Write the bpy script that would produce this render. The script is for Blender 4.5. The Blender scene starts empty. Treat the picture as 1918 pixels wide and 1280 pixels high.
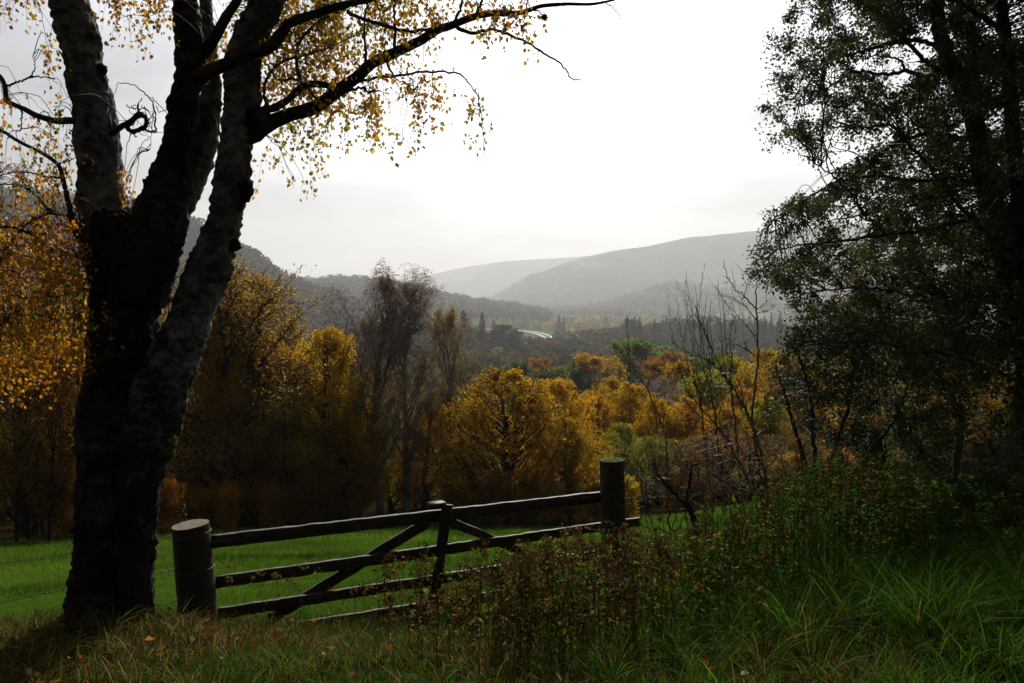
import bpy, math, random
import numpy as np
from mathutils import Vector, Matrix, noise as mn

R = math.radians
rng = np.random.default_rng(7)
random.seed(7)
scene = bpy.context.scene
COL = scene.collection

# ------------------------------------------------------------------ camera
F = 1505.0                      # focal length in pixels of the 1918 px wide photograph
CX, CY, HOR = 959.0, 640.0, 560.0
PITCH = math.atan((CY - HOR) / F)
EYE = 1.6
cam_d = bpy.data.cameras.new('camera')
cam = bpy.data.objects.new('camera', cam_d)
COL.objects.link(cam)
cam.location = (0, 0, EYE)
cam.rotation_euler = (R(90) - PITCH, 0, 0)
cam_d.sensor_width = 36.0
cam_d.lens = F / 1918.0 * 36.0
cam_d.clip_start = 0.05
cam_d.clip_end = 40000
scene.camera = cam
_sp, _cp = math.sin(PITCH), math.cos(PITCH)


def P(px, py, Y):
    """World point seen at photograph pixel (px, py) at forward distance Y."""
    u, v = (px - CX) / F, (CY - py) / F
    s = Y / (_cp + v * _sp)
    return np.array([u * s, Y, EYE + (v * _cp - _sp) * s])


# ------------------------------------------------------------------ light
SUN_EL, SUN_AZ = R(30), R(5)     # azimuth to the right of straight ahead
SD = np.array([math.sin(SUN_AZ) * math.cos(SUN_EL), math.cos(SUN_AZ) * math.cos(SUN_EL), math.sin(SUN_EL)])
sun_d = bpy.data.lights.new('sun', 'SUN')
sun_d.energy = 4.4
sun_d.angle = R(1.0)
sun_d.color = (1.0, 0.95, 0.87)
sun = bpy.data.objects.new('sun', sun_d)
COL.objects.link(sun)
sun.rotation_euler = Vector(-SD).to_track_quat('-Z', 'Y').to_euler()

world = bpy.data.worlds.new('World')
scene.world = world
world.use_nodes = True
wt = world.node_tree
wt.nodes.clear()


def N(t, typ, loc=None, **kw):
    n = t.nodes.new(typ)
    for k, v in kw.items():
        setattr(n, k, v)
    return n


def lk(t, a, b):
    t.links.new(a, b)


def math_node(t, op, a, b=None, clamp=False):
    n = N(t, 'ShaderNodeMath', operation=op)
    n.use_clamp = clamp
    for i, x in enumerate((a, b)):
        if x is None:
            continue
        if isinstance(x, (int, float)):
            n.inputs[i].default_value = x
        else:
            lk(t, x, n.inputs[i])
    return n.outputs[0]


SKY_BASE, SKY_GLOW, SKY_STRENGTH = 0.60, 19.0, 0.10
sky = N(wt, 'ShaderNodeTexSky', sky_type='NISHITA', sun_disc=False, sun_elevation=SUN_EL, sun_rotation=SUN_AZ)
tc = N(wt, 'ShaderNodeTexCoord')
nrm = N(wt, 'ShaderNodeVectorMath', operation='NORMALIZE')
lk(wt, tc.outputs['Generated'], nrm.inputs[0])
dot = N(wt, 'ShaderNodeVectorMath', operation='DOT_PRODUCT')
lk(wt, nrm.outputs[0], dot.inputs[0])
dot.inputs[1].default_value = SD
d01 = math_node(wt, 'MAXIMUM', dot.outputs['Value'], 0.0)
g1 = math_node(wt, 'POWER', d01, 14.0)
g2 = math_node(wt, 'POWER', d01, 2.0)
mp = N(wt, 'ShaderNodeMapping')
mp.inputs['Scale'].default_value = (1.0, 1.0, 3.6)
lk(wt, nrm.outputs[0], mp.inputs['Vector'])
nz = N(wt, 'ShaderNodeTexNoise')
nz.inputs['Scale'].default_value = 3.4
nz.inputs['Detail'].default_value = 7
nz.inputs['Roughness'].default_value = 0.55
lk(wt, mp.outputs[0], nz.inputs['Vector'])
cr = N(wt, 'ShaderNodeMapRange')
cr.inputs[1].default_value, cr.inputs[2].default_value = 0.35, 0.68
cr.inputs[3].default_value, cr.inputs[4].default_value = 0.60, 1.22
lk(wt, nz.outputs['Fac'], cr.inputs[0])
b = math_node(wt, 'ADD', math_node(wt, 'MULTIPLY', g1, SKY_GLOW), math_node(wt, 'MULTIPLY', g2, 3.9))
b = math_node(wt, 'ADD', b, SKY_BASE)
b = math_node(wt, 'MULTIPLY', b, cr.outputs[0])
sep = N(wt, 'ShaderNodeSeparateXYZ')
lk(wt, nrm.outputs[0], sep.inputs[0])
hr = N(wt, 'ShaderNodeMapRange', interpolation_type='SMOOTHSTEP')     # the low cloud bank is greyer than the bright gap above it
hr.inputs[1].default_value, hr.inputs[2].default_value = 0.05, 0.22
hr.inputs[3].default_value, hr.inputs[4].default_value = 0.54, 1.0
hz_ = math_node(wt, 'ADD', sep.outputs['Z'], math_node(wt, 'MULTIPLY', math_node(wt, 'SUBTRACT', nz.outputs['Fac'], .5), .34))
lk(wt, hz_, hr.inputs[0])
b = math_node(wt, 'MULTIPLY', b, hr.outputs[0])
cc = N(wt, 'ShaderNodeCombineColor')
lk(wt, math_node(wt, 'MULTIPLY', b, 0.965), cc.inputs[0])
lk(wt, math_node(wt, 'MULTIPLY', b, 0.985), cc.inputs[1])
lk(wt, math_node(wt, 'MULTIPLY', b, 1.03), cc.inputs[2])
mx = N(wt, 'ShaderNodeMix', data_type='RGBA')
mx.inputs[0].default_value = 0.88
lk(wt, sky.outputs[0], mx.inputs[6])
lk(wt, cc.outputs[0], mx.inputs[7])
bg = N(wt, 'ShaderNodeBackground')
bg.inputs['Strength'].default_value = SKY_STRENGTH
lk(wt, mx.outputs[2], bg.inputs['Color'])
wo = N(wt, 'ShaderNodeOutputWorld')
lk(wt, bg.outputs[0], wo.inputs['Surface'])

scene.view_settings.view_transform = 'Standard'
scene.view_settings.look = 'None'
scene.view_settings.gamma = 1.0
scene.view_settings.exposure = 0.3
scene.render.engine = 'CYCLES'
cy = scene.cycles
cy.max_bounces = 5
cy.diffuse_bounces = 2
cy.glossy_bounces = 2
cy.transmission_bounces = 3
cy.transparent_max_bounces = 6
cy.volume_bounces = 1
cy.use_denoising = True
cy.sample_clamp_indirect = 4.0
cy.caustics_reflective = False
cy.caustics_refractive = False

# ------------------------------------------------------------------ helpers


def mesh_from(name, verts, quads=None, tris=None, col=None, smooth=False, uv=None):
    verts = np.asarray(verts, dtype=np.float32).reshape(-1, 3)
    quads = np.zeros((0, 4), np.int32) if quads is None else np.asarray(quads, np.int32).reshape(-1, 4)
    tris = np.zeros((0, 3), np.int32) if tris is None else np.asarray(tris, np.int32).reshape(-1, 3)
    me = bpy.data.meshes.new(name)
    nq, nt = len(quads), len(tris)
    me.vertices.add(len(verts))
    me.vertices.foreach_set('co', verts.ravel())
    me.loops.add(nq * 4 + nt * 3)
    me.loops.foreach_set('vertex_index', np.concatenate([quads.ravel(), tris.ravel()]).astype(np.int32))
    me.polygons.add(nq + nt)
    ls = np.concatenate([np.arange(nq) * 4, nq * 4 + np.arange(nt) * 3]).astype(np.int32)
    me.polygons.foreach_set('loop_start', ls)
    if smooth:
        me.polygons.foreach_set('use_smooth', np.ones(nq + nt, bool))
    me.update(calc_edges=True)
    if col is not None:
        c = np.ones((len(verts), 4), np.float32)
        c[:, :3] = col
        a = me.color_attributes.new('col', 'FLOAT_COLOR', 'POINT')
        a.data.foreach_set('color', c.ravel())
    return me


def link(name, me, mat=None, parent=None, **props):
    o = bpy.data.objects.new(name, me)
    COL.objects.link(o)
    if mat is not None and me is not None and len(me.materials) == 0:
        for m in (mat if isinstance(mat, (list, tuple)) else [mat]):
            me.materials.append(m)
    if parent is not None:
        o.parent = parent
    for k, v in props.items():
        o[k] = v
    return o


def thing(name, loc, label, category, group=None):
    o = bpy.data.objects.new(name, None)
    o.empty_display_size = 0.2
    COL.objects.link(o)
    o.location = loc
    o['label'] = label
    o['category'] = category
    if group:
        o['group'] = group
    return o


class Geo:
    """Collects vertices, quads, triangles and a colour per vertex."""

    def __init__(self):
        self.v, self.q, self.t, self.c, self.n = [], [], [], [], 0

    def add(self, v, q=None, t=None, c=None):
        v = np.asarray(v, float).reshape(-1, 3)
        if q is not None and len(q):
            self.q.append(np.asarray(q).reshape(-1, 4) + self.n)
        if t is not None and len(t):
            self.t.append(np.asarray(t).reshape(-1, 3) + self.n)
        self.v.append(v)
        if c is not None:
            self.c.append(np.broadcast_to(np.asarray(c, float), (len(v), 3)))
        self.n += len(v)

    def mesh(self, name, smooth=False, origin=None):
        v = np.concatenate(self.v)
        if origin is not None:
            v = v - np.asarray(origin)
        return mesh_from(name, v, np.concatenate(self.q) if self.q else None,
                         np.concatenate(self.t) if self.t else None,
                         np.concatenate(self.c) if self.c else None, smooth)


def unit(v):
    v = np.asarray(v, float)
    return v / (np.linalg.norm(v, axis=-1, keepdims=True) + 1e-12)


def tube(g, pts, rad, sides=5, c=None, cap=True):
    pts = np.asarray(pts, float)
    rad = np.asarray(rad, float)
    n = len(pts)
    tan = np.gradient(pts, axis=0)
    tan = unit(tan)
    ref = np.array([0.0, 0.0, 1.0]) if abs(tan[:, 2]).mean() < 0.8 else np.array([1.0, 0.0, 0.0])
    a = unit(np.cross(tan, ref))
    b_ = np.cross(tan, a)
    th = np.arange(sides) * 2 * math.pi / sides
    ring = (a[:, None, :] * np.cos(th)[None, :, None] + b_[:, None, :] * np.sin(th)[None, :, None])
    v = pts[:, None, :] + ring * rad[:, None, None]
    v = v.reshape(-1, 3)
    i = np.arange(n - 1)[:, None] * sides
    j = np.arange(sides)[None, :]
    j2 = (j + 1) % sides
    q = np.stack([i + j, i + j2, i + sides + j2, i + sides + j], -1).reshape(-1, 4)
    t = None
    if cap and sides > 3:
        k = len(v)
        v = np.concatenate([v, pts[:1], pts[-1:]])
        j = np.arange(sides)
        t = np.concatenate([np.stack([np.full(sides, k), (j + 1) % sides, j], -1),
                            np.stack([np.full(sides, k + 1), (n - 1) * sides + j, (n - 1) * sides + (j + 1) % sides], -1)])
    g.add(v, q, t, c)


def smooth_chain(pts, n):
    """Catmull-Rom resample of a list of control points (any dimension)."""
    p = np.asarray(pts, float)
    if len(p) < 3:
        t = np.linspace(0, 1, n)[:, None]
        return p[0] * (1 - t) + p[-1] * t
    e = np.concatenate([[2 * p[0] - p[1]], p, [2 * p[-1] - p[-2]]])
    seg = np.linspace(0, len(p) - 1 - 1e-6, n)
    i = seg.astype(int)
    t = (seg - i)[:, None]
    p0, p1, p2, p3 = e[i], e[i + 1], e[i + 2], e[i + 3]
    return 0.5 * (2 * p1 + (p2 - p0) * t + (2 * p0 - 5 * p1 + 4 * p2 - p3) * t ** 2 + (3 * p1 - p0 - 3 * p2 + p3) * t ** 3)


def leaves(g, pos, tip, size, c=None, width=0.40, fold=0.12):
    """One folded kite per leaf."""
    pos = np.asarray(pos, float)
    n = len(pos)
    if n == 0:
        return
    tip = unit(tip)
    side = unit(np.cross(tip, rng.normal(size=(n, 3))))
    nor = np.cross(tip, side)
    s = np.broadcast_to(np.asarray(size, float), (n,))[:, None]
    v = np.stack([pos, pos + tip * s * 0.42 + side * s * width + nor * s * fold,
                  pos + tip * s, pos + tip * s * 0.42 - side * s * width + nor * s * fold], 1).reshape(-1, 3)
    q = np.arange(n * 4).reshape(n, 4)
    if c is not None and np.ndim(c) == 2:
        c = np.repeat(c, 4, axis=0)
    g.add(v, q, None, c)


# ------------------------------------------------------------------ terrain
_py = np.array([-60, -25, -8, 0, 3, 4.4, 5.3, 6, 7, 9, 12, 20, 30, 45, 70, 120, 225, 450, 800, 1200, 2e4])
_pz = np.array([38, 15, 2.6, 0, -.16, -.46, -.76, -.96, -1.2, -1.66, -2.35, -4.4, -7.0, -9.9, -14, -20, -28, -46, -56, -58, -58])  # rise behind the camera is unseen, steepened to block low sky light


def sstep(a, b_, x):
    t = np.clip((np.asarray(x, float) - a) / (b_ - a), 0, 1)
    return t * t * (3 - 2 * t)


def hill(az, prof, D):
    px = az * F + CX
    xs = [p[0] for p in prof]
    ys = [p[1] for p in prof]
    e = (HOR - np.interp(px, xs, ys)) / F
    return EYE + e * D


HILLS = [
    (1500, 480, [(-900, 250), (0, 372), (250, 398), (340, 424), (385, 440), (450, 474), (500, 506), (540, 533), (590, 552), (680, 600), (760, 640)]),
    (2500, 650, [(-900, 560), (300, 560), (430, 545), (520, 534), (600, 531), (645, 528), (715, 533), (790, 549), (860, 566), (960, 580), (1020, 592), (1100, 610)]),
    (3600, 600, [(900, 610), (960, 592), (1060, 580), (1130, 574), (1180, 558), (1215, 544), (1250, 536), (1295, 536), (1340, 545), (1420, 540), (1500, 528), (1918, 500), (2600, 480)]),
    (5400, 900, [(820, 600), (930, 556), (1000, 512), (1060, 490), (1095, 481), (1150, 470), (1200, 464), (1260, 452), (1290, 447), (1340, 443), (1400, 437), (1470, 432), (1918, 400), (2800, 380)]),
    (8000, 900, [(500, 575), (640, 560), (740, 535), (790, 521), (850, 505), (900, 496), (945, 488), (1010, 485), (1090, 480), (1200, 470), (1500, 470), (2800, 470)]),
]


def fbm(x, y, s, seed=0.0, octv=4):
    """Cheap smooth pseudo noise from sums of rotated sines, vectorised."""
    r = np.zeros_like(np.asarray(x, float))
    a, f = 1.0, 1.0 / s
    tot = 0
    for k in range(octv):
        for j in range(3):
            th = seed * 1.7 + k * 2.1 + j * 2.4
            ph = seed * 3.1 + k * 5.3 + j * 1.9
            u = x * math.cos(th) + y * math.sin(th)
            w = -x * math.sin(th) + y * math.cos(th)
            r = r + a * np.sin(u * f * (1 + .13 * j) * 2.0 + ph + 1.3 * np.sin(w * f * 1.1 + ph * 2))
        tot += 3 * a
        a *= 0.55
        f *= 2.03
    return r / tot


def H(x, y):
    x = np.asarray(x, float)
    y = np.asarray(y, float)
    r = np.hypot(x, y)
    az = x / np.maximum(y, 1e-3)
    az = np.where(y > 0.2 * r, az, np.where(x > 0, 5.0, -5.0))
    yy = np.where(y > 0, np.hypot(x * .35, y), y)
    z = np.interp(yy, _py, _pz)
    # the hedge bank and mound on the right
    z = z + 0.40 * sstep(0.8, 2.6, x) * sstep(2.5, 5.5, y) * (1 - sstep(7.5, 10, y))
    z = z + 0.85 * np.exp(-((x - 4.6) / 1.25) ** 2 - ((y - 6.7) / 1.3) ** 2)
    z = z + np.clip(0.16 * (x - 2.5), 0, 3.0) * sstep(7, 12, y) * (1 - sstep(24, 45, y))
    # small foot mound of the birch
    z = z + 0.22 * np.exp(-((x + 2.7) / .8) ** 2 - ((y - 5.2) / .7) ** 2)
    # bench on the right, knolls in the valley
    z = z + 7 * sstep(.12, .32, az) * sstep(50, 110, y) * (1 - sstep(180, 350, y)) * (y > 0)
    z = z + 16 * np.exp(-((x + 75) / 95) ** 2 - ((y - 720) / 120) ** 2)
    z = z + 17 * np.exp(-((x - 215) / 120) ** 2 - ((y - 950) / 150) ** 2)
    # left side rises into the wooded hill
    z = z + 26 * sstep(-.18, -.6, az) * sstep(60, 400, y) * (y > 0)
    front = (y > 0.2 * r)
    for k, (D, W, prof) in enumerate(HILLS):
        zk = hill(az, prof, D)
        t = (r / np.sqrt(1 + np.minimum(np.abs(az), 1.5) ** 2) - D) / W
        bump = np.exp(-t * t)
        hz = -58 + np.maximum(zk + 58, 0) * bump * (1 + 0.05 * fbm(x, y, W * .35, k + 1.0) * sstep(0.02, .3, np.abs(t)))
        z = np.where(front, np.maximum(z, hz), z)
    # unevenness
    z = z + 0.035 * fbm(x, y, 1.3, 2.0) * sstep(60, 20, r) + 0.06 * fbm(x, y, 4.5, 4.0) * sstep(1, 6, r)
    z = z + 0.8 * fbm(x, y, 60, 5.0) * sstep(60, 250, r)
    z = z + 7.0 * fbm(x, y, 300, 6.0) * sstep(1700, 3000, r) + 16.0 * fbm(x, y, 800, 9.0) * sstep(3800, 5000, r)
    return z


def h1(x, y):
    return float(H(np.array([x]), np.array([y]))[0])


# the road first, so the ground can be levelled and coloured around it
ROAD = smooth_chain([(-420, 1640), (-220, 1600), (-80, 1560), (0, 1490), (34, 1400), (50, 1290), (53, 1180), (38, 1080), (5, 980), (-60, 850), (-150, 740)], 90)


def road_dist(x, y):
    d = np.full(np.shape(x), 1e9)
    for a in ROAD[::1]:
        d = np.minimum(d, np.hypot(x - a[0], y - a[1]))
    return d


def ground_colour(x, y, z):
    r = np.hypot(x, y)
    n1 = fbm(x, y, 2.2, 11.0)
    n2 = fbm(x, y, 9.0, 12.0)
    n3 = fbm(x, y, 130, 13.0)
    n4 = fbm(x, y, 420, 14.0)
    def C(a):
        return np.array(a, float)[None, :] * np.ones((len(x), 1))
    def mix(a, b_, t):
        t = np.clip(t, 0, 1)[:, None]
        return a * (1 - t) + b_ * t
    soil = mix(C((.010, .012, .004)), C((.022, .018, .007)), .5 + n1)
    field = mix(C((.020, .062, .005)), C((.056, .110, .009)), .5 + 1.1 * n2 + .5 * n1)
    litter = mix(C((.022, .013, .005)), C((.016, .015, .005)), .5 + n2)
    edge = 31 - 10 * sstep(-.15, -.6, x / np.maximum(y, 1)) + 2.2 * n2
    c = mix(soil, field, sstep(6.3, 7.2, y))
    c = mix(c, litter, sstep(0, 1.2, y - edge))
    valley = mix(C((.040, .058, .014)), C((.080, .092, .024)), .5 + n3)
    valley = mix(valley, C((.14, .15, .06)), sstep(.22, .4, n4))
    c = mix(c, valley, sstep(350, 600, r))
    d = road_dist(x, y)
    c = mix(c, C((.09, .16, .035)), (1 - sstep(22, 60, d)))
    hillc = mix(C((.030, .038, .020)), C((.075, .062, .036)), .5 + 1.2 * n4)
    hillc = mix(hillc, C((.016, .024, .012)), sstep(.10, .22, fbm(x, y, 340, 23.0)))
    hillc = mix(hillc, C((.15, .15, .06)), sstep(.22, .34, fbm(x, y, 520, 21.0)))
    c = mix(c, hillc, sstep(-40, -20, z) * sstep(900, 1300, r))
    return c


th_f = np.arange(-52, 52.01, 0.25)
th_b = np.arange(56, 304.1, 4.0)
TH = np.radians(np.concatenate([th_f, th_b]))
RR = [0.35]
while RR[-1] < 9300:
    RR.append(RR[-1] * (1.032 if RR[-1] < 1000 else 1.018))
RR = np.array(RR)
NT = len(TH)


def sheet(name, r0, r1, mat, centre=False):
    rr = RR[r0:r1 + 1]
    X = rr[:, None] * np.sin(TH)[None, :]
    Yy = rr[:, None] * np.cos(TH)[None, :]
    Z = H(X, Yy)
    d = road_dist(X.ravel(), Yy.ravel()).reshape(X.shape)
    Z = Z * sstep(18, 60, d) + (-57.0) * (1 - sstep(18, 60, d))
    v = np.stack([X, Yy, Z], -1).reshape(-1, 3)
    i = np.arange(len(rr) - 1)[:, None] * NT
    j = np.arange(NT)[None, :]
    j2 = (j + 1) % NT
    q = np.stack([i + j2, i + j, i + NT + j, i + NT + j2], -1).reshape(-1, 4)
    t = None
    if centre:
        v = np.concatenate([v, [[0, 0, h1(0, 0)]]])
        k = len(v) - 1
        jj = np.arange(NT)
        t = np.stack([np.full(NT, k), jj, (jj + 1) % NT], -1)[:, [0, 2, 1]]
    c = ground_colour(v[:, 0], v[:, 1], v[:, 2])
    me = mesh_from(name, v, q, t, c, smooth=True)
    return link(name, me, mat, kind='structure')


# ------------------------------------------------------------------ materials


def new_mat(name):
    m = bpy.data.materials.new(name)
    m.use_nodes = True
    m.node_tree.nodes.clear()
    return m, m.node_tree


def out(t, sh, disp=None):
    o = N(t, 'ShaderNodeOutputMaterial')
    lk(t, sh, o.inputs['Surface'])


def noise_fac(t, scale, detail=4, rough=.55, vec=None, obj=True):
    n = N(t, 'ShaderNodeTexNoise')
    n.inputs['Scale'].default_value = scale
    n.inputs['Detail'].default_value = detail
    n.inputs['Roughness'].default_value = rough
    if vec is None:
        g = N(t, 'ShaderNodeTexCoord')
        vec = g.outputs['Object']
    lk(t, vec, n.inputs['Vector'])
    return n.outputs['Fac']


def ramp(t, fac, stops):
    r = N(t, 'ShaderNodeValToRGB')
    el = r.color_ramp.elements
    while len(el) > 1:
        el.remove(el[0])
    el[0].position = stops[0][0]
    el[0].color = (*stops[0][1], 1)
    for p, c in stops[1:]:
        e = el.new(p)
        e.color = (*c, 1)
    lk(t, fac, r.inputs[0])
    return r.outputs[0]


def bump(t, h, dist, strength=1.0):
    b_ = N(t, 'ShaderNodeBump')
    b_.inputs['Distance'].default_value = dist
    b_.inputs['Strength'].default_value = strength
    lk(t, h, b_.inputs['Height'])
    return b_.outputs[0]


def mat_ground(name, bd, bs):
    m, t = new_mat(name)
    a = N(t, 'ShaderNodeAttribute', attribute_name='col')
    mul = N(t, 'ShaderNodeMix', data_type='RGBA', blend_type='MULTIPLY')
    mul.inputs[0].default_value = 1
    lk(t, a.outputs['Color'], mul.inputs[6])
    g = N(t, 'ShaderNodeTexCoord')
    f = noise_fac(t, bs, 8, .7, g.outputs['Object'])
    lk(t, ramp(t, f, [(.3, (.45, .45, .42)), (.5, (.9, .9, .9)), (.72, (1.6, 1.5, 1.3))]), mul.inputs[7])
    p = N(t, 'ShaderNodeBsdfDiffuse')
    lk(t, mul.outputs[2], p.inputs['Color'])
    lk(t, bump(t, f, bd, 1.0), p.inputs['Normal'])
    out(t, p.outputs[0])
    return m


def mat_leaf(name, stops, trans=.45, gloss=.05, rough=.35, objcol=False, attr=False, tr_gain=1.0, clump=0.0):
    """Thin leaf: diffuse + translucent + sheen; colour varies per leaf."""
    m, t = new_mat(name)
    geo = N(t, 'ShaderNodeNewGeometry')
    if attr:
        a = N(t, 'ShaderNodeAttribute', attribute_name='col')
        c = a.outputs['Color']
    else:
        fac = geo.outputs['Random Per Island']
        if clump > 0:
            f2 = noise_fac(t, clump, 2)
            f2 = math_node(t, 'MULTIPLY', math_node(t, 'SUBTRACT', f2, .5), 1.5)
            fac = math_node(t, 'ADD', math_node(t, 'MULTIPLY', fac, .6), math_node(t, 'ADD', f2, .2), clamp=True)
        c = ramp(t, fac, stops)
        if objcol:
            oi = N(t, 'ShaderNodeObjectInfo')
            mm = N(t, 'ShaderNodeMix', data_type='RGBA', blend_type='MULTIPLY')
            mm.inputs[0].default_value = 1
            lk(t, c, mm.inputs[6])
            lk(t, oi.outputs['Color'], mm.inputs[7])
            c = mm.outputs[2]
    d = N(t, 'ShaderNodeBsdfDiffuse')
    lk(t, c, d.inputs['Color'])
    tr = N(t, 'ShaderNodeBsdfTranslucent')
    if tr_gain != 1.0:
        sc = N(t, 'ShaderNodeVectorMath', operation='SCALE')
        lk(t, c, sc.inputs[0])
        sc.inputs['Scale'].default_value = tr_gain
        lk(t, sc.outputs[0], tr.inputs['Color'])
    else:
        lk(t, c, tr.inputs['Color'])
    mx_ = N(t, 'ShaderNodeMixShader')
    mx_.inputs[0].default_value = trans
    lk(t, d.outputs[0], mx_.inputs[1])
    lk(t, tr.outputs[0], mx_.inputs[2])
    res = mx_.outputs[0]
    if gloss > 0:
        gl = N(t, 'ShaderNodeBsdfGlossy')
        gl.inputs['Roughness'].default_value = rough
        gl.inputs['Color'].default_value = (.9, .9, .9, 1)
        m2 = N(t, 'ShaderNodeMixShader')
        m2.inputs[0].default_value = gloss
        lk(t, res, m2.inputs[1])
        lk(t, gl.outputs[0], m2.inputs[2])
        res = m2.outputs[0]
    out(t, res)
    return m


def mat_bark(name, dark, pale, amount=.5, scale=6.0, bd=.02, rough=.85, moss=None, zpale=None):
    m, t = new_mat(name)
    g = N(t, 'ShaderNodeTexCoord')
    mp_ = N(t, 'ShaderNodeMapping')
    mp_.inputs['Scale'].default_value = (1, 1, 1.3)
    lk(t, g.outputs['Object'], mp_.inputs['Vector'])
    f1 = noise_fac(t, scale, 8, .65, mp_.outputs[0])
    f2 = noise_fac(t, scale * .35, 3, .5, g.outputs['Object'])
    f = math_node(t, 'ADD', math_node(t, 'MULTIPLY', f1, .6), math_node(t, 'MULTIPLY', f2, .4))
    if zpale is not None:      # the old bark at the foot is dark and corky, pale only higher up
        sz_ = N(t, 'ShaderNodeSeparateXYZ')
        lk(t, g.outputs['Object'], sz_.inputs[0])
        mr_ = N(t, 'ShaderNodeMapRange', interpolation_type='SMOOTHSTEP')
        mr_.inputs[1].default_value, mr_.inputs[2].default_value = zpale
        mr_.inputs[3].default_value, mr_.inputs[4].default_value = -.13, .04
        lk(t, sz_.outputs['Z'], mr_.inputs[0])
        f = math_node(t, 'ADD', f, mr_.outputs[0])
    mid = tuple((a + b2) / 2 * .8 for a, b2 in zip(dark, pale))
    e = 1 - amount
    c = ramp(t, f, [(.25, dark), (max(.3, .24 + .4 * e), dark), (.33 + .4 * e, mid), (.46 + .4 * e, pale)])
    if moss is not None:
        f3 = noise_fac(t, 2.3, 5, .6, g.outputs['Object'])
        mm = N(t, 'ShaderNodeMix', data_type='RGBA')
        lk(t, ramp(t, f3, [(.50, (0, 0, 0)), (.62, (.75, .75, .75))]), mm.inputs[0])
        lk(t, c, mm.inputs[6])
        mm.inputs[7].default_value = (*moss, 1)
        c = mm.outputs[2]
    p = N(t, 'ShaderNodeBsdfPrincipled')
    p.inputs['Roughness'].default_value = rough
    p.inputs['Specular IOR Level'].default_value = .25
    lk(t, c, p.inputs['Base Color'])
    lk(t, bump(t, noise_fac(t, scale * 5, 8, .7, mp_.outputs[0]), bd, 1.0), p.inputs['Normal'])
    out(t, p.outputs[0])
    return m


def mat_plain(name, c, rough=.7, spec=.3, metal=0.0, var=.3, scale=20, bd=0.0):
    m, t = new_mat(name)
    p = N(t, 'ShaderNodeBsdfPrincipled')
    f = noise_fac(t, scale, 6, .6)
    lo = tuple(x * (1 - var) for x in c)
    hi = tuple(x * (1 + var) for x in c)
    lk(t, ramp(t, f, [(.3, lo), (.7, hi)]), p.inputs['Base Color'])
    p.inputs['Roughness'].default_value = rough
    p.inputs['Specular IOR Level'].default_value = spec
    p.inputs['Metallic'].default_value = metal
    if bd:
        lk(t, bump(t, f, bd), p.inputs['Normal'])
    out(t, p.outputs[0])
    return m


M_ground = mat_ground('earth_and_turf', .04, 14.0)
M_hills = mat_ground('wooded_hillside', 14.0, .018)
M_twig = mat_plain('dark_twig', (.030, .022, .018), .7, .3, var=.4, scale=30)
M_redtwig = mat_plain('reddish_twig', (.105, .060, .042), .5, .5, var=.4, scale=30)
M_trunk = mat_bark('dark_woodland_bark', (.020, .016, .012), (.075, .068, .058), .35, 3.0)
M_birchfar = mat_bark('far_birch_bark', (.040, .034, .028), (.42, .40, .38), .60, 3.5)
M_bark = mat_bark('old_birch_bark', (.018, .015, .012), (.33, .315, .29), .52, 17.0, .03, moss=(.020, .022, .007), zpale=(.5, 2.4))
M_barkdark = mat_bark('mossy_birch_bark', (.010, .009, .006), (.12, .11, .095), .42, 11.0, .03, moss=(.020, .024, .006))
M_foliage = mat_leaf('autumn_leaf', [(0, (.45, .40, .35)), (.35, (.85, .82, .72)), (.7, (1.15, 1.1, 1.0)), (1, (1.6, 1.5, 1.1))],
                     .62, 0.0, objcol=True, clump=.9, tr_gain=1.75)
M_needle = mat_leaf('conifer_needle', [(0, (.5, .5, .5)), (1, (1.3, 1.3, 1.2))], .15, 0.0, objcol=True)
M_far = mat_leaf('far_woodland', None, .2, 0.0, attr=True)
M_birchleaf = mat_leaf('birch_leaf', [(0, (.16, .06, .006)), (.2, (.42, .17, .008)), (.5, (.60, .32, .012)), (.66, (.56, .42, .02)), (.84, (.24, .27, .02)), (1, (.12, .15, .02))], .55, .04, .35, clump=1.6)
M_orangeleaf = mat_leaf('orange_birch_leaf', [(0, (.16, .05, .006)), (.2, (.42, .13, .008)), (.5, (.64, .27, .012)), (.7, (.58, .35, .02)), (.87, (.22, .24, .02)), (1, (.12, .15, .02))], .58, .03, .4, clump=1.6)
M_rightleaf = mat_leaf('green_leaf', [(0, (.018, .026, .010)), (.5, (.050, .068, .022)), (.9, (.10, .13, .03)), (1, (.20, .16, .02))], .55, .015, .5, clump=.9)
M_glossleaf = mat_leaf('glossy_leaf', [(0, (.015, .03, .012)), (1, (.05, .08, .025))], .40, .025, .45)
M_amber = mat_leaf('amber_leaf', [(0, (.06, .028, .006)), (.6, (.20, .095, .012)), (1, (.40, .24, .02))], .5, .03, .4, clump=1.0)
M_grass = mat_leaf('grass_blade', None, .55, .005, .45, attr=True)
M_weed = mat_leaf('withered_stalk', None, .45, .01, .5, attr=True)
M_road = mat_plain('wet_asphalt', (.13, .13, .135), .75, .25, var=.1, scale=.05)
M_paint = mat_plain('road_paint', (.75, .75, .73), .5, .4, var=.05, scale=1)
M_wire = mat_plain('galvanised_wire', (.09, .085, .08), .55, .4, .3, .3, 60)

# ------------------------------------------------------------------ ground and hills
k_split = int(np.searchsorted(RR, 1000))
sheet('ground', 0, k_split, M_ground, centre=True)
sheet('hills', k_split, len(RR) - 1, M_hills)


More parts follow.
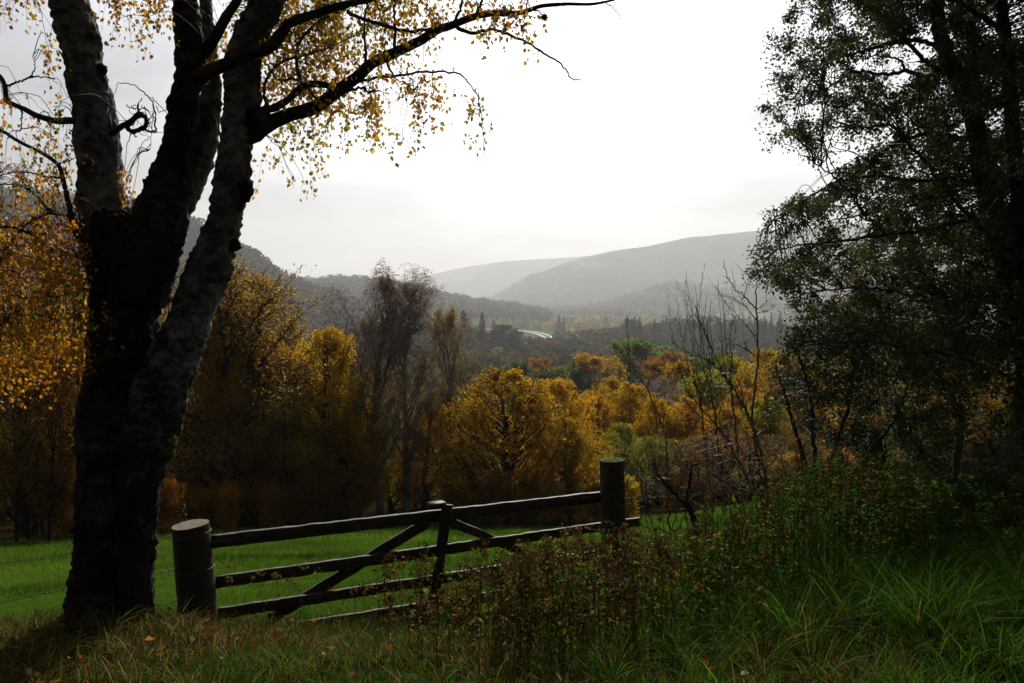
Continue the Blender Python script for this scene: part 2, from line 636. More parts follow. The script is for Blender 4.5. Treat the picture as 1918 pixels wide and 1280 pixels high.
def ribbon(name, line, off, width, z, mat, parent=None, thick=0.0):
    d = unit(np.gradient(line, axis=0))
    nn = np.stack([d[:, 1], -d[:, 0]], -1)
    a = line + nn * (off - width / 2)
    b_ = line + nn * (off + width / 2)
    n = len(line)
    rows = [np.column_stack([a, np.full(n, z - thick)]), np.column_stack([a, np.full(n, z)]),
            np.column_stack([b_, np.full(n, z)]), np.column_stack([b_, np.full(n, z - thick)])]
    v = np.stack(rows, 1).reshape(-1, 3)
    i = np.arange(n - 1)[:, None] * 4
    j = np.arange(3)[None, :]
    q = np.stack([i + j, i + j + 1, i + 4 + j + 1, i + 4 + j], -1).reshape(-1, 4)
    me = mesh_from(name, v, q)
    return link(name, me, mat, parent, **({} if parent else {'kind': 'structure'}))


rd = ribbon('road', ROAD, -6, 7.2, -56.2, M_road, thick=1.5)
ribbon('road', ROAD, 6, 7.2, -56.2, M_road, thick=1.5)
ribbon('road_marking', ROAD, -6, .3, -56.1, M_paint)
ribbon('road_marking', ROAD, 6, .3, -56.1, M_paint)

# ------------------------------------------------------------------ the old birch on the left
BY = 5.3


def stem_mesh(name, ctrl, Y=BY, sides=30, step=.016, rough=.018, lump=.03, seed=0, yoff=None, flare=0.0):
    """ctrl: (px, py, radius in px). A rough-barked stem with real relief on its outline."""
    c = []
    for k, p in enumerate(ctrl):
        yy = Y + (p[3] if len(p) > 3 else 0)
        w = P(p[0], p[1], yy)
        c.append([w[0], w[1], w[2], p[2] * yy / F])
    c = np.array(c)
    L = np.linalg.norm(np.diff(c[:, :3], axis=0), axis=1).sum()
    n = max(4, int(L / step))
    s = smooth_chain(c, n)
    pts, rad = s[:, :3], s[:, 3]
    g = Geo()
    tube(g, pts, rad, sides, cap=True)
    v = g.v[0]
    cen = np.concatenate([np.repeat(pts, sides, axis=0), pts[:1], pts[-1:]])
    rr = np.concatenate([np.repeat(rad, sides), [0, 0]])
    nor = unit(v - cen)
    dsp = np.zeros(len(v))
    for i in range(len(v) - 2):
        p = Vector(v[i]) + Vector((seed * 7.3, 0, 0))
        a = mn.noise(Vector((p.x * 9, p.y * 9, p.z * 3.5)))
        f = abs(mn.noise(Vector((p.x * 26, p.y * 26, p.z * 13))))
        f2 = mn.noise(Vector((p.x * 70, p.y * 70, p.z * 45)))
        k = min(1.0, rr[i] / .08)
        dsp[i] = k * (lump * a + rough * (f * 2.4 - .7)) + rough * (.42 * f2 + .9 * max(0, mn.noise(Vector((p.x * 34, p.y * 34, p.z * 30))) - .12)) * (.3 + .7 * k)
        if flare:
            hh = max(0.0, 1 - (p.z - v[0][2]) / .45)
            ang = math.atan2(nor[i][0], nor[i][1])
            dsp[i] += flare * hh ** 2 * (.6 + .8 * math.sin(ang * 3 + 1.0 + seed))
    v[:] = v + nor * dsp[:, None]
    return g, pts, rad


def px_chain(pts, Y, jit=0.0):
    return np.array([P(p[0], p[1], Y + (p[3] if len(p) > 3 else 0) + (rng.normal() * jit if jit else 0)) for p in pts])


b_org = P(200, 1190, BY)
b_org[2] = h1(b_org[0], BY) - .05
birch = thing('birch_tree', tuple(b_org), 'big old many-stemmed birch with rough bark and orange leaves beside the wooden gate', 'tree')


def bpart(name, geo, mat, smooth=True, parent=None, origin=None, **props):
    o = link(name, geo.mesh(name, smooth, origin=b_org if origin is None else origin), mat, birch if parent is None else parent, **props)
    return o


TRUNK = [(200, 1290, 90), (198, 1215, 84), (198, 1165, 72), (203, 1100, 66), (208, 1000, 65), (213, 900, 65), (218, 800, 64), (227, 700, 62), (235, 600, 59), (237, 520, 59), (225, 465, 58), (208, 430, 50), (193, 405, 42)]
g, tp, trd = stem_mesh('trunk', TRUNK, sides=64, lump=.035, rough=.018, seed=1, flare=.11)
trunk_o = bpart('trunk', g, M_barkdark)
LIMBS = {
    'left': ([(222, 520, 48), (200, 440, 43), (190, 400, 41), (187, 350, 40), (182, 250, 38), (175, 200, 36), (164, 150, 34), (154, 100, 33), (143, 50, 33), (129, 0, 33), (108, -80, 32), (80, -180, 30)], M_bark, 2),
    'middle': ([(250, 560, 56), (276, 480, 56), (298, 410, 50), (315, 355, 40), (331, 300, 30), (338, 250, 27), (345, 200, 27), (352, 150, 25), (354, 100, 24), (351, 50, 24), (347, 0, 22), (338, -90, 21), (330, -180, 20)], M_barkdark, 3),
    'rear': ([(320, 400, 34, .08), (350, 345, 30, .12), (372, 310, 22, .16), (388, 250, 22, .2), (393, 200, 20, .22), (395, 150, 17, .22), (392, 100, 14, .22), (388, 50, 13, .22), (384, 0, 11, .22), (378, -90, 10, .2)], M_bark, 4),
    'right': ([(250, 1215, 46, -.04), (247, 1120, 38, -.07), (252, 1000, 38, -.08), (262, 900, 43, -.08), (281, 800, 50, -.06), (304, 720, 51, -.05), (334, 650, 43, -.04), (364, 575, 37, 0), (390, 505, 38, 0), (410, 450, 34, 0), (424, 400, 30, 0), (434, 350, 30, 0), (438, 300, 28, 0), (446, 250, 30, 0), (452, 205, 32, 0), (453, 150, 30, 0), (460, 100, 29, 0), (477, 50, 29, 0), (500, 0, 30, 0), (528, -70, 32, 0), (560, -170, 30, 0)], M_bark, 5),
}
for k, (c, m, sd) in LIMBS.items():
    g, pp, rr_ = stem_mesh('stem', c, sides=56, lump=.022, rough=.015, seed=sd)
    bpart('stem', g, m)

# lumps of burr and moss on the outline
for (px, py, r, m) in [(461, 352, 14, M_barkdark), (458, 366, 12, M_barkdark), (441, 458, 10, M_barkdark), (245, 420, 18, M_barkdark), (322, 195, 11, M_barkdark), (284, 345, 13, M_barkdark), (190, 130, 9, M_barkdark), (480, 225, 24, M_barkdark), (318, 830, 11, None), (308, 842, 15, None), (294, 850, 13, None), (318, 848, 9, None)]:
    g = Geo()
    c = P(px, py, BY - (.12 if m is None else 0.02))
    rr_ = r * BY / F
    nu, nv = 18, 12
    u = np.linspace(0, 2 * math.pi, nu, endpoint=False)
    w = np.linspace(.02, math.pi - .02, nv)
    vv = []
    for b2 in w:
        for a in u:
            d = Vector((math.sin(b2) * math.cos(a), math.sin(b2) * math.sin(a), math.cos(b2)))
            q = 1 + .45 * mn.noise(d * 2.1 + Vector((px, py, 0))) + .35 * mn.noise(d * 6 + Vector((px, 0, py)))
            vv.append([c[0] + d.x * rr_ * q, c[1] + d.y * rr_ * q, c[2] + d.z * rr_ * q * 1.15])
    i = np.arange(nv - 1)[:, None] * nu
    j = np.arange(nu)[None, :]
    j2 = (j + 1) % nu
    g.add(vv, np.stack([i + j, i + nu + j, i + nu + j2, i + j2], -1).reshape(-1, 4))
    if m is None:
        M_moss = bpy.data.materials.get('moss') or mat_plain('moss', (.075, .085, .010), .95, .1, var=.6, scale=40, bd=.02)
        bpart('moss_patch', g, M_moss)
    else:
        bpart('burr', g, m)

BR = []    # points along hand traced branches, for hanging sprays


def branch(pts, r0, r1, Y=BY, name='branch', yend=0.0, mat=None, rough=True):
    n = len(pts)
    ctrl = [(p[0], p[1], r0 + (r1 - r0) * (k / (n - 1)) ** .8, yend * k / (n - 1)) for k, p in enumerate(pts)]
    if r0 >= 6:
        g, pp, rr_ = stem_mesh(name, ctrl, Y=Y, sides=12, step=.02, rough=.006, lump=.008, seed=r0)
    else:
        g = Geo()
        cc_ = np.array([list(P(p[0], p[1], Y + p[3])) + [max(p[2], .45) * (Y + p[3]) / F] for p in ctrl])
        s = smooth_chain(cc_, max(6, n * 5))
        s[1:-1, :3] += rng.normal(size=(len(s) - 2, 3)) * .0035
        pp = s[:, :3]
        tube(g, s[:, :3], s[:, 3], 6)
    bpart(name, g, mat or M_twig)
    for k in range(0, len(pp), max(1, len(pp) // (n * 4))):
        BR.append(pp[k])


branch([(455, 262), (479, 250), (500, 235), (540, 216), (588, 202), (629, 173), (667, 146), (700, 117), (746, 96), (784, 78), (817, 58), (850, 46), (884, 33), (921, 25), (950, 26), (980, 23), (1013, 12), (1059, 8), (1109, 8), (1151, 0)], 17, 2.0, yend=.5, mat=M_barkdark)
branch([(370, 148), (392, 134), (420, 122), (465, 102), (505, 88), (530, 58), (542, 44), (583, 29), (625, 15), (667, 4), (700, -4), (760, -30)], 15, 5, Y=BY - .22, yend=-.1, mat=M_barkdark)
branch([(350, 130), (372, 112), (398, 78), (425, 30), (447, -4), (470, -60)], 13, 7, Y=BY - .05, mat=M_barkdark)
branch([(485, 215), (498, 205), (513, 203), (538, 188), (567, 163), (600, 158), (632, 166)], 8, 6, Y=BY + .02)
branch([(650, 22), (670, 32), (688, 37), (725, 50), (767, 58), (809, 54), (830, 52)], 4, 2.5)
branch([(855, 50), (884, 63), (917, 56), (955, 66), (992, 83), (1021, 102), (1051, 121), (1071, 146), (1088, 150)], 4, 1, Y=BY + .35)
branch([(655, 158), (700, 147), (746, 142), (792, 136), (846, 136), (865, 142), (880, 158), (893, 180), (902, 215), (905, 250), (908, 292)], 3, .5, Y=BY + .15)
branch([(620, 178), (650, 172), (680, 165), (690, 172), (712, 170)], 4, 1.5)
branch([(740, 98), (741, 60), (739, 20), (742, -10)], 3.5, 2)
branch([(685, 115), (684, 80), (683, 40), (690, 0)], 3, 1.5)
branch([(850, 44), (862, 20), (868, -10)], 3.5, 2)
branch([(890, 32), (900, 10), (902, -15)], 3.5, 2)
branch([(985, 23), (1005, 20), (1018, 30)], 1.6, 1.2, Y=BY + .42)
branch([(725, 118), (732, 135), (742, 148), (765, 160), (778, 175)], 2.5, .8)
branch([(567, 163), (555, 120), (560, 80), (600, 40), (640, 20)], 4, 2, Y=BY + .1)
branch([(600, 196), (560, 150), (520, 150), (500, 120)], 3, 1.5)
branch([(500, 204), (495, 170), (510, 130), (545, 110), (600, 95), (660, 70)], 4, 1.2, Y=BY + .12)
branch([(1135, 5), (1152, 18), (1165, 40), (1172, 52)], 1.2, .5, Y=BY + .5)
# left hand branches
branch([(150, 228), (128, 226), (105, 227), (82, 221), (65, 215), (48, 206), (28, 197), (13, 188), (10, 165), (2, 145), (-20, 130)], 7, 3.5, Y=BY - .08)
branch([(10, 162), (24, 158), (42, 150), (62, 144), (78, 144), (94, 146)], 2.5, 1, Y=BY - .08)
branch([(55, 147), (62, 137), (66, 125), (61, 107)], 1.6, .6, Y=BY - .08)
branch([(40, 200), (41, 225), (38, 245), (26, 245)], 2.2, .8, Y=BY - .08)
branch([(185, 520), (162, 470), (140, 430), (128, 380), (118, 335), (108, 308), (75, 285), (40, 268), (-10, 238), (-60, 225)], 6, 2.5, Y=BY - .05, yend=-.3)
branch([(180, 548), (162, 540), (148, 546), (120, 552), (86, 558), (40, 560)], 3, 1, Y=BY - .05, yend=-.3)
branch([(176, 500), (140, 478), (100, 470), (60, 440), (20, 425), (-40, 430)], 4.5, 2, Y=BY + .02, yend=-.4)
branch([(165, 470), (150, 420), (100, 400), (50, 420), (10, 470), (-10, 520)], 3.5, 1.5, Y=BY, yend=-.5)
branch([(100, 402), (60, 360), (20, 345), (-40, 350)], 2.6, 1, Y=BY - .3)
branch([(150, 590), (110, 600), (60, 590), (0, 600)], 3, 1, Y=BY, yend=-.4)
branch([(118, 335), (80, 330), (40, 322), (-10, 330)], 2.4, .8, Y=BY - .1)
branch([(-60, -40), (0, -20), (60, -10), (120, -30)], 4, 2, Y=BY - .2)
branch([(347, -20), (300, -50), (250, -60), (200, -90)], 4, 2, Y=BY - .1)
branch([(347, -30), (380, -60), (430, -70), (500, -100)], 5, 3, Y=BY + .2)
branch([(528, -60), (620, -90), (720, -80), (830, -50), (900, -40)], 6, 2, Y=BY + .2, yend=.3)
# broken dead limb with its knot
branch([(205, 252), (215, 246), (230, 236), (246, 227), (256, 218), (262, 216)], 6, 4.5, Y=BY - .15, name='dead_branch')
branch([(240, 230), (240, 240), (252, 248), (266, 241), (275, 232), (271, 220), (262, 214), (250, 222), (246, 236)], 4.5, 4, Y=BY - .15, name='dead_branch')
branch([(262, 216), (258, 205), (259, 193)], 3, 1, Y=BY - .15, name='dead_branch')
branch([(264, 243), (276, 245), (288, 246), (292, 240), (289, 200), (278, 182), (265, 170), (240, 156), (222, 158), (215, 175)], 2.6, .5, Y=BY - .15, name='dead_branch')
branch([(252, 248), (246, 249), (257, 256)], 2, 1, Y=BY - .15, name='dead_branch')
for k in range(16):
    a = rng.uniform(0, 1)
    x0, y0 = 250 + 42 * a, 165 + 60 * rng.uniform() ** .5
    branch([(x0, y0), (x0 + rng.normal() * 14, y0 + rng.uniform(-10, 30)), (x0 + rng.normal() * 30, y0 + rng.uniform(-20, 60))], .9, .45, Y=BY - .15, name='dead_branch')

BRA = np.array(BR)
# witch's broom knot on the long branch
g = Geo()
cw = P(1020, 33, BY + .42)
for k in range(240):
    d = unit(rng.normal(size=3))
    tube(g, np.array([cw + d * .005, cw + d * rng.uniform(.018, .036)]), [.0022, .001], 3)
bpart('twig_knot', g, M_twig)


def sprays(regions, Yc, Yj, leaf_px, spacing, twigmat, leafmat, leafname, label=None, sag=1.0):
    gt, gl = Geo(), Geo()
    LP, LT, LS = [], [], []
    for (x0, x1, y0, y1, l0, l1, n) in regions:
        for _ in range(n):
            px, py = rng.uniform(x0, x1), rng.uniform(y0, y1)
            Yq = Yc + rng.normal() * Yj
            st = P(px, py, Yq)
            # thin twig from the nearest branch above
            d = np.linalg.norm((BRA - st) * np.array([1, .5, 1.0]), axis=1) + np.maximum(0, st[2] - BRA[:, 2]) * .6
            q = BRA[int(np.argmin(d + rng.uniform(0, .12, len(d))))]
            mid = (q + st) / 2 + np.array([0, 0, .03 + .12 * np.linalg.norm(q - st)])
            if np.linalg.norm(q - st) < 1.0:
                c_ = smooth_chain([q, mid, st], 8)
                c_[1:-1] += rng.normal(size=(6, 3)) * .006
                tube(gt, c_, np.linspace(.0030, .0013, 8), 4, cap=False)
            Lw = rng.uniform(l0, l1) * Yq / F * sag
            nseg = 7
            dirx = rng.normal() * (1.0 if y0 < 150 and x0 > 380 else .42)
            diry = rng.normal() * .6
            t = np.linspace(0, 1, nseg)
            line = st + np.stack([dirx * Lw * (t - .4 * t * t), diry * Lw * (t - .4 * t * t), -Lw * (.25 * t + .75 * t * t)], -1)
            line[1:] += rng.normal(size=(nseg - 1, 3)) * .005
            tube(gt, line, np.linspace(.0014, .0006, nseg), 3, cap=False)
            m = max(3, int(Lw / (spacing * Yq / F)))
            tt = rng.uniform(0, 1, m)
            pos = np.stack([np.interp(tt, t, line[:, k]) for k in range(3)], -1) + rng.normal(size=(m, 3)) * .020
            LP.append(pos)
            LT.append(np.stack([rng.normal(size=m) * .7, rng.normal(size=m) * .7, -np.abs(rng.normal(1.0, .5, m))], -1))
            LS.append(rng.uniform(.6, 1.25, m) * leaf_px * Yq / F)
    leaves(gl, np.concatenate(LP), np.concatenate(LT), np.concatenate(LS))
    bpart('twigs', gt, twigmat, smooth=False)
    o = bpart(leafname, gl, leafmat, smooth=False)
    if label:
        o['label'] = label


sprays([(485, 640, -40, 170, 25, 80, 230), (600, 740, -40, 110, 25, 80, 100), (700, 840, -40, 70, 25, 70, 64), (530, 590, 205, 255, 40, 125, 15),
        (600, 640, 170, 200, 25, 70, 10), (645, 720, 165, 200, 40, 120, 20), (735, 850, 132, 160, 35, 90, 16), (770, 812, 150, 200, 50, 100, 9), (735, 760, 230, 265, 20, 40, 3), (545, 575, 325, 345, 15, 34, 3), (880, 912, 160, 205, 40, 100, 5),
        (925, 1000, -10, 50, 25, 80, 26), (830, 930, -30, 20, 20, 50, 18), (400, 440, -10, 110, 30, 70, 16), (490, 540, 60, 190, 30, 60, 16), (240, 340, -40, -5, 20, 60, 8)],
       BY + .25, .22, 9.2, 4.6, M_twig, M_birchleaf, 'foliage', 'thin orange and green leaves hanging from the long right branch')
sprays([(195, 235, -50, 10, 40, 90, 8), (225, 300, -50, 30, 50, 110, 16), (300, 330, -30, 20, 40, 90, 6), (-20, 60, -40, 15, 25, 70, 9), (85, 110, 50, 110, 30, 80, 6), (60, 100, -20, 10, 20, 50, 4),
        (-60, 145, 165, 300, 30, 90, 42), (-60, 140, 280, 400, 40, 100, 62), (-60, 160, 400, 500, 60, 140, 160), (-60, 165, 480, 620, 60, 130, 165), (20, 160, 600, 680, 30, 80, 40), (-40, 75, 640, 720, 50, 90, 34), (225, 258, 300, 370, 25, 60, 9), (320, 345, 330, 400, 12, 30, 0)],
       BY - .15, .28, 8.6, 5.0, M_twig, M_orangeleaf, 'foliage', 'dense orange leaves hanging left of the trunk')

# ------------------------------------------------------------------ gate, posts and wire
M_wood = mat_bark('weathered_wood', (.034, .025, .015), (.12, .095, .062), .36, 5.0, .006, rough=.62)
M_endgrain = mat_plain('sawn_end_grain', (.13, .10, .055), .8, .3, var=.55, scale=16, bd=.006)
M_mosscap = mat_plain('green_moss_cap', (.11, .14, .012), .95, .1, var=.5, scale=60, bd=.02)


def gateY(px):
    a, b_ = 1 / 6.05, 1 / 7.75
    return 1 / (a + (b_ - a) * (px - 400) / 725.0)


def G(px, py, dy=0.0):
    return P(px, py, gateY(px) + dy)


gate_o = G(400, 1200)
gate_o[2] = h1(gate_o[0], gate_o[1])
gate = thing('field_gate', tuple(gate_o), 'weathered wooden field gate of four rails with slanting braces', 'gate')


def plank(name, a, b_, w0, w1, th, mat=M_wood, seed=0, parent=gate, org=gate_o, vert=False):
    """a, b: top edge ends (world). w: board width, th: thickness, along the view depth."""
    L = np.linalg.norm(b_ - a)
    n = max(3, int(L / .05))
    ax = unit(b_ - a)
    up = np.array([0, 0, 1.0]) if not vert else unit(np.array([ax[2], 0, -ax[0]]))
    up = unit(up - ax * np.dot(up, ax))
    dp = np.cross(ax, up)
    if dp[1] < 0:
        dp = -dp
    vs = []
    prof = [(0, .06), (0, .94), (.08, 1.0), (.92, 1.0), (1, .94), (1, .06), (.92, 0), (.08, 0)]   # (depth, down)
    for i in range(n):
        t = i / (n - 1)
        c = a + (b_ - a) * t
        w = w0 + (w1 - w0) * t
        for (d_, e_) in prof:
            q = c + dp * (d_ - .5) * th - up * w * (1 - e_)
            nn_ = mn.noise(Vector(q * 9) + Vector((seed, 0, 0))) * .005 + mn.noise(Vector(q * 40)) * .0025
            q = q + up * nn_ + dp * nn_ * .6
            vs.append(q)
    k = len(prof)
    i = np.arange(n - 1)[:, None] * k
    j = np.arange(k)[None, :]
    j2 = (j + 1) % k
    q = np.stack([i + j, i + j2, i + k + j2, i + k + j], -1).reshape(-1, 4)
    m1 = len(vs)
    vs = vs + [np.mean(vs[:k], axis=0), np.mean(vs[-k:], axis=0)]
    j = np.arange(k)
    t = np.concatenate([np.stack([np.full(k, m1), (j + 1) % k, j], -1), np.stack([np.full(k, m1 + 1), (n - 1) * k + j, (n - 1) * k + (j + 1) % k], -1)])
    g = Geo()
    g.add(vs, q, t)
    return link(name, g.mesh(name, False, origin=org), mat, parent)


plank('top_rail', G(396, 1003), G(1128, 921), .100, .100, .045, seed=1)
plank('rail', G(404, 1080), G(1198, 969), .092, .085, .035, seed=2)
plank('rail', G(402, 1140), G(1125, 1030), .085, .085, .035, seed=3)
plank('rail', G(402, 1190), G(1125, 1076), .085, .085, .035, seed=4)
plank('upright', G(828, 944, -.045), G(804, 1122, -.045), .095, .085, .04, seed=5, vert=True)
plank('upright_cap', G(803, 943, -.045), G(832, 940, -.045), .045, .045, .10, seed=8)
plank('brace', G(800, 968, .04), G(500, 1152, .04), .09, .09, .032, seed=6)
plank('brace', G(838, 966, .04), G(1095, 1075, .04), .075, .08, .032, seed=7)
# iron hinge strap and latch on the top rail
M_iron = mat_plain('rusty_iron', (.05, .03, .022), .7, .4, .4, .5, 40)
plank('hinge', G(1060, 935, -.05), G(1132, 927, -.05), .035, .035, .008, mat=M_iron, seed=9)
plank('latch', G(388, 1016, -.05), G(440, 1010, -.05), .03, .03, .010, mat=M_iron, seed=10)


def post(name, label, px, ptop, pbot_px, pbot, rpx, rbpx, Y, tilt, cap=None):
    top = P(px, ptop, Y)
    bot = P(pbot_px, pbot, Y)
    k = (h1(bot[0], Y) - .25 - top[2]) / (bot[2] - top[2])
    base = top + (bot - top) * k
    org = np.array([base[0], base[1], h1(base[0], Y)])
    po = thing(name, tuple(org), label, 'gatepost', 'round gateposts')
    n, sd = 60, 28
    pts = base + (top - base) * np.linspace(0, 1, n)[:, None]
    rad = np.linspace(rbpx, rpx, n) * Y / F
    g = Geo()
    tube(g, pts, rad, sd, cap=False)
    v = g.v[0]
    cen = np.repeat(pts, sd, axis=0)
    nor = unit(v - cen)
    for i in range(len(v)):
        a = math.atan2(nor[i][1], nor[i][0])
        crack = -abs(mn.noise(Vector((a * 5, v[i][2] * .8, px)))) * .006 + mn.noise(Vector((a * 14, v[i][2] * 3, px))) * .003
        v[i] += nor[i] * crack
    # slanting sawn top
    hgt = (np.arange(len(v)) // sd)
    lim = np.clip((hgt - n * .85) / (n * .15), 0, 1)
    v[:, 2] += lim * (v[:, 0] - top[0]) * tilt + lim * (v[:, 1] - top[1]) * (tilt * .6)
    link('post', g.mesh('post', True, origin=org), M_wood, po)
    gt = Geo()
    ring = v[-sd:]
    c = ring.mean(axis=0)
    vs = [c + [0, 0, .002]]
    tris, quads = [], []
    for k_ in range(1, 6):
        for j in range(sd):
            q = c + (ring[j] - c) * (k_ / 5 * .985)
            vs.append(q + np.array([0, 0, .002 + (mn.noise(Vector(q * 30)) * .006 if cap is None else (mn.noise(Vector(q * 28)) * .022 + .022) * (1.15 - (k_ / 5) ** 3))]))
    for j in range(sd):
        tris.append([0, 1 + j, 1 + (j + 1) % sd])
        for k_ in range(4):
            quads.append([1 + k_ * sd + j, 1 + (k_ + 1) * sd + j, 1 + (k_ + 1) * sd + (j + 1) % sd, 1 + k_ * sd + (j + 1) % sd])
    gt.add(vs, quads, tris)
    link('moss_cap' if cap is not None else 'sawn_top', gt.mesh('top', True, origin=org), M_mosscap if cap is not None else M_endgrain, po)
    return po, org, pts, rad


lp, lorg, lpts, lrad = post('gatepost', 'thick round gatepost with bare sawn top between the birch trunk and the gate', 357, 983, 371, 1150, 34, 37, 5.98, .04)
rp, rorg, rpts, rrad = post('gatepost', 'dark gatepost capped with green moss at the right end of the gate', 1146, 863, 1149, 990, 23.5, 24.5, 7.72, .0, cap=True)


def wire_ring(post_o, org, pts, rad, pyc, Y, pxc, slant=.0):
    z = P(pxc, pyc, Y)[2]
    i = int(np.argmin(np.abs(pts[:, 2] - z)))
    th = np.linspace(0, 2 * math.pi, 41)
    r = rad[i] + .006
    ring = np.stack([pts[i][0] + r * np.cos(th), pts[i][1] + r * np.sin(th), z + slant * np.cos(th)], -1)
    g = Geo()
    tube(g, ring, np.full(41, .0022), 5, cap=False)
    link('wire_band', g.mesh('wire_band', True, origin=org), M_wire, post_o)


wire_ring(lp, lorg, lpts, lrad, 1000, 5.98, 357, .025)
wire_ring(lp, lorg, lpts, lrad, 1066, 5.98, 362, .02)
wire_ring(lp, lorg, lpts, lrad, 1122, 5.98, 368, .03)
wire_ring(rp, rorg, rpts, rrad, 886, 7.72, 1146, .0)
wire_ring(rp, rorg, rpts, rrad, 902, 7.72, 1146, .0)


def barbed(pts, label, group, r=.0021, barbs=True, gap=.11):
    c = smooth_chain(np.array(pts), 60)
    L = np.linalg.norm(np.diff(c, axis=0), axis=1).sum()
    g = Geo()
    n = max(20, int(L / .012))
    c = smooth_chain(np.array(pts), n)
    s = np.linspace(0, L, n)
    for ph in (0, math.pi):
        off = np.stack([np.zeros(n), np.cos(s * 110 + ph) * .0018, np.sin(s * 110 + ph) * .0018], -1)
        tube(g, c + off, np.full(n, r * .8), 4, cap=False)
    if barbs:
        for d in np.arange(gap * .6, L, gap):
            i = min(n - 2, int(d / L * n))
            for k in range(4):
                v = unit(np.array([rng.normal() * .6, rng.normal(), rng.normal()]))
                tube(g, np.array([c[i], c[i] + v * .017]), [.0016, .0007], 3, cap=False)
            tube(g, np.array([c[i] - unit(c[i + 1] - c[i]) * .008, c[i] + unit(c[i + 1] - c[i]) * .008]), [.005, .005], 5)
    o = np.array(pts[0])
    w = link('barbed_wire', g.mesh('barbed_wire', False, origin=o), M_wire)
    w.location = tuple(o)
    w['label'] = label
    w['category'] = 'wire'
    w['group'] = group
    return w


GW = 'barbed wire strands of the field fence'
WL = 5.98
barbed([P(325, 1002, WL), P(299, 1008, 5.9), P(200, 1026, 5.75), P(118, 1039, 5.6), P(0, 1056, 5.35), P(-120, 1078, 5.1)], 'top wire strand left of the gate, passing behind the birch trunk', GW, barbs=False)
barbed([P(330, 1066, WL), P(310, 1070, 5.9), P(290, 1076, 5.85), P(200, 1094, 5.7), P(112, 1107, 5.55), P(0, 1129, 5.35), P(-120, 1150, 5.1)], 'middle strand of barbed wire left of the gate, behind the birch trunk', GW)
barbed([P(335, 1124, WL), P(310, 1130, 5.92), P(285, 1134, 5.85), P(200, 1152, 5.7), P(110, 1172, 5.55), P(0, 1196, 5.35)], 'lowest strand of barbed wire left of the gate, just above the grass', GW)
barbed([P(1170, 881, 7.72), P(1190, 888, 7.8), P(1250, 886, 8.0), P(1371, 880, 8.4), P(1500, 872, 8.8)], 'top strand of barbed wire right of the mossy gatepost', GW, gap=.07)
barbed([P(1170, 901, 7.72), P(1210, 900, 7.85), P(1288, 897, 8.1), P(1371, 893, 8.4), P(1500, 886, 8.8)], 'second strand of wire right of the mossy gatepost', GW, gap=.14)
barbed([P(1170, 934, 7.72), P(1210, 933, 7.85), P(1288, 928, 8.1), P(1371, 924, 8.4), P(1500, 918, 8.8)], 'low strand of wire right of the mossy gatepost, among the brambles', GW, gap=.14)

# ------------------------------------------------------------------ tree kinds (unit trees, copied with their parts)


def rot_about(v, axis, a):
    axis = unit(axis)
    return v * math.cos(a) + np.cross(axis, v) * math.sin(a) + axis * np.dot(axis, v) * (1 - math.cos(a))


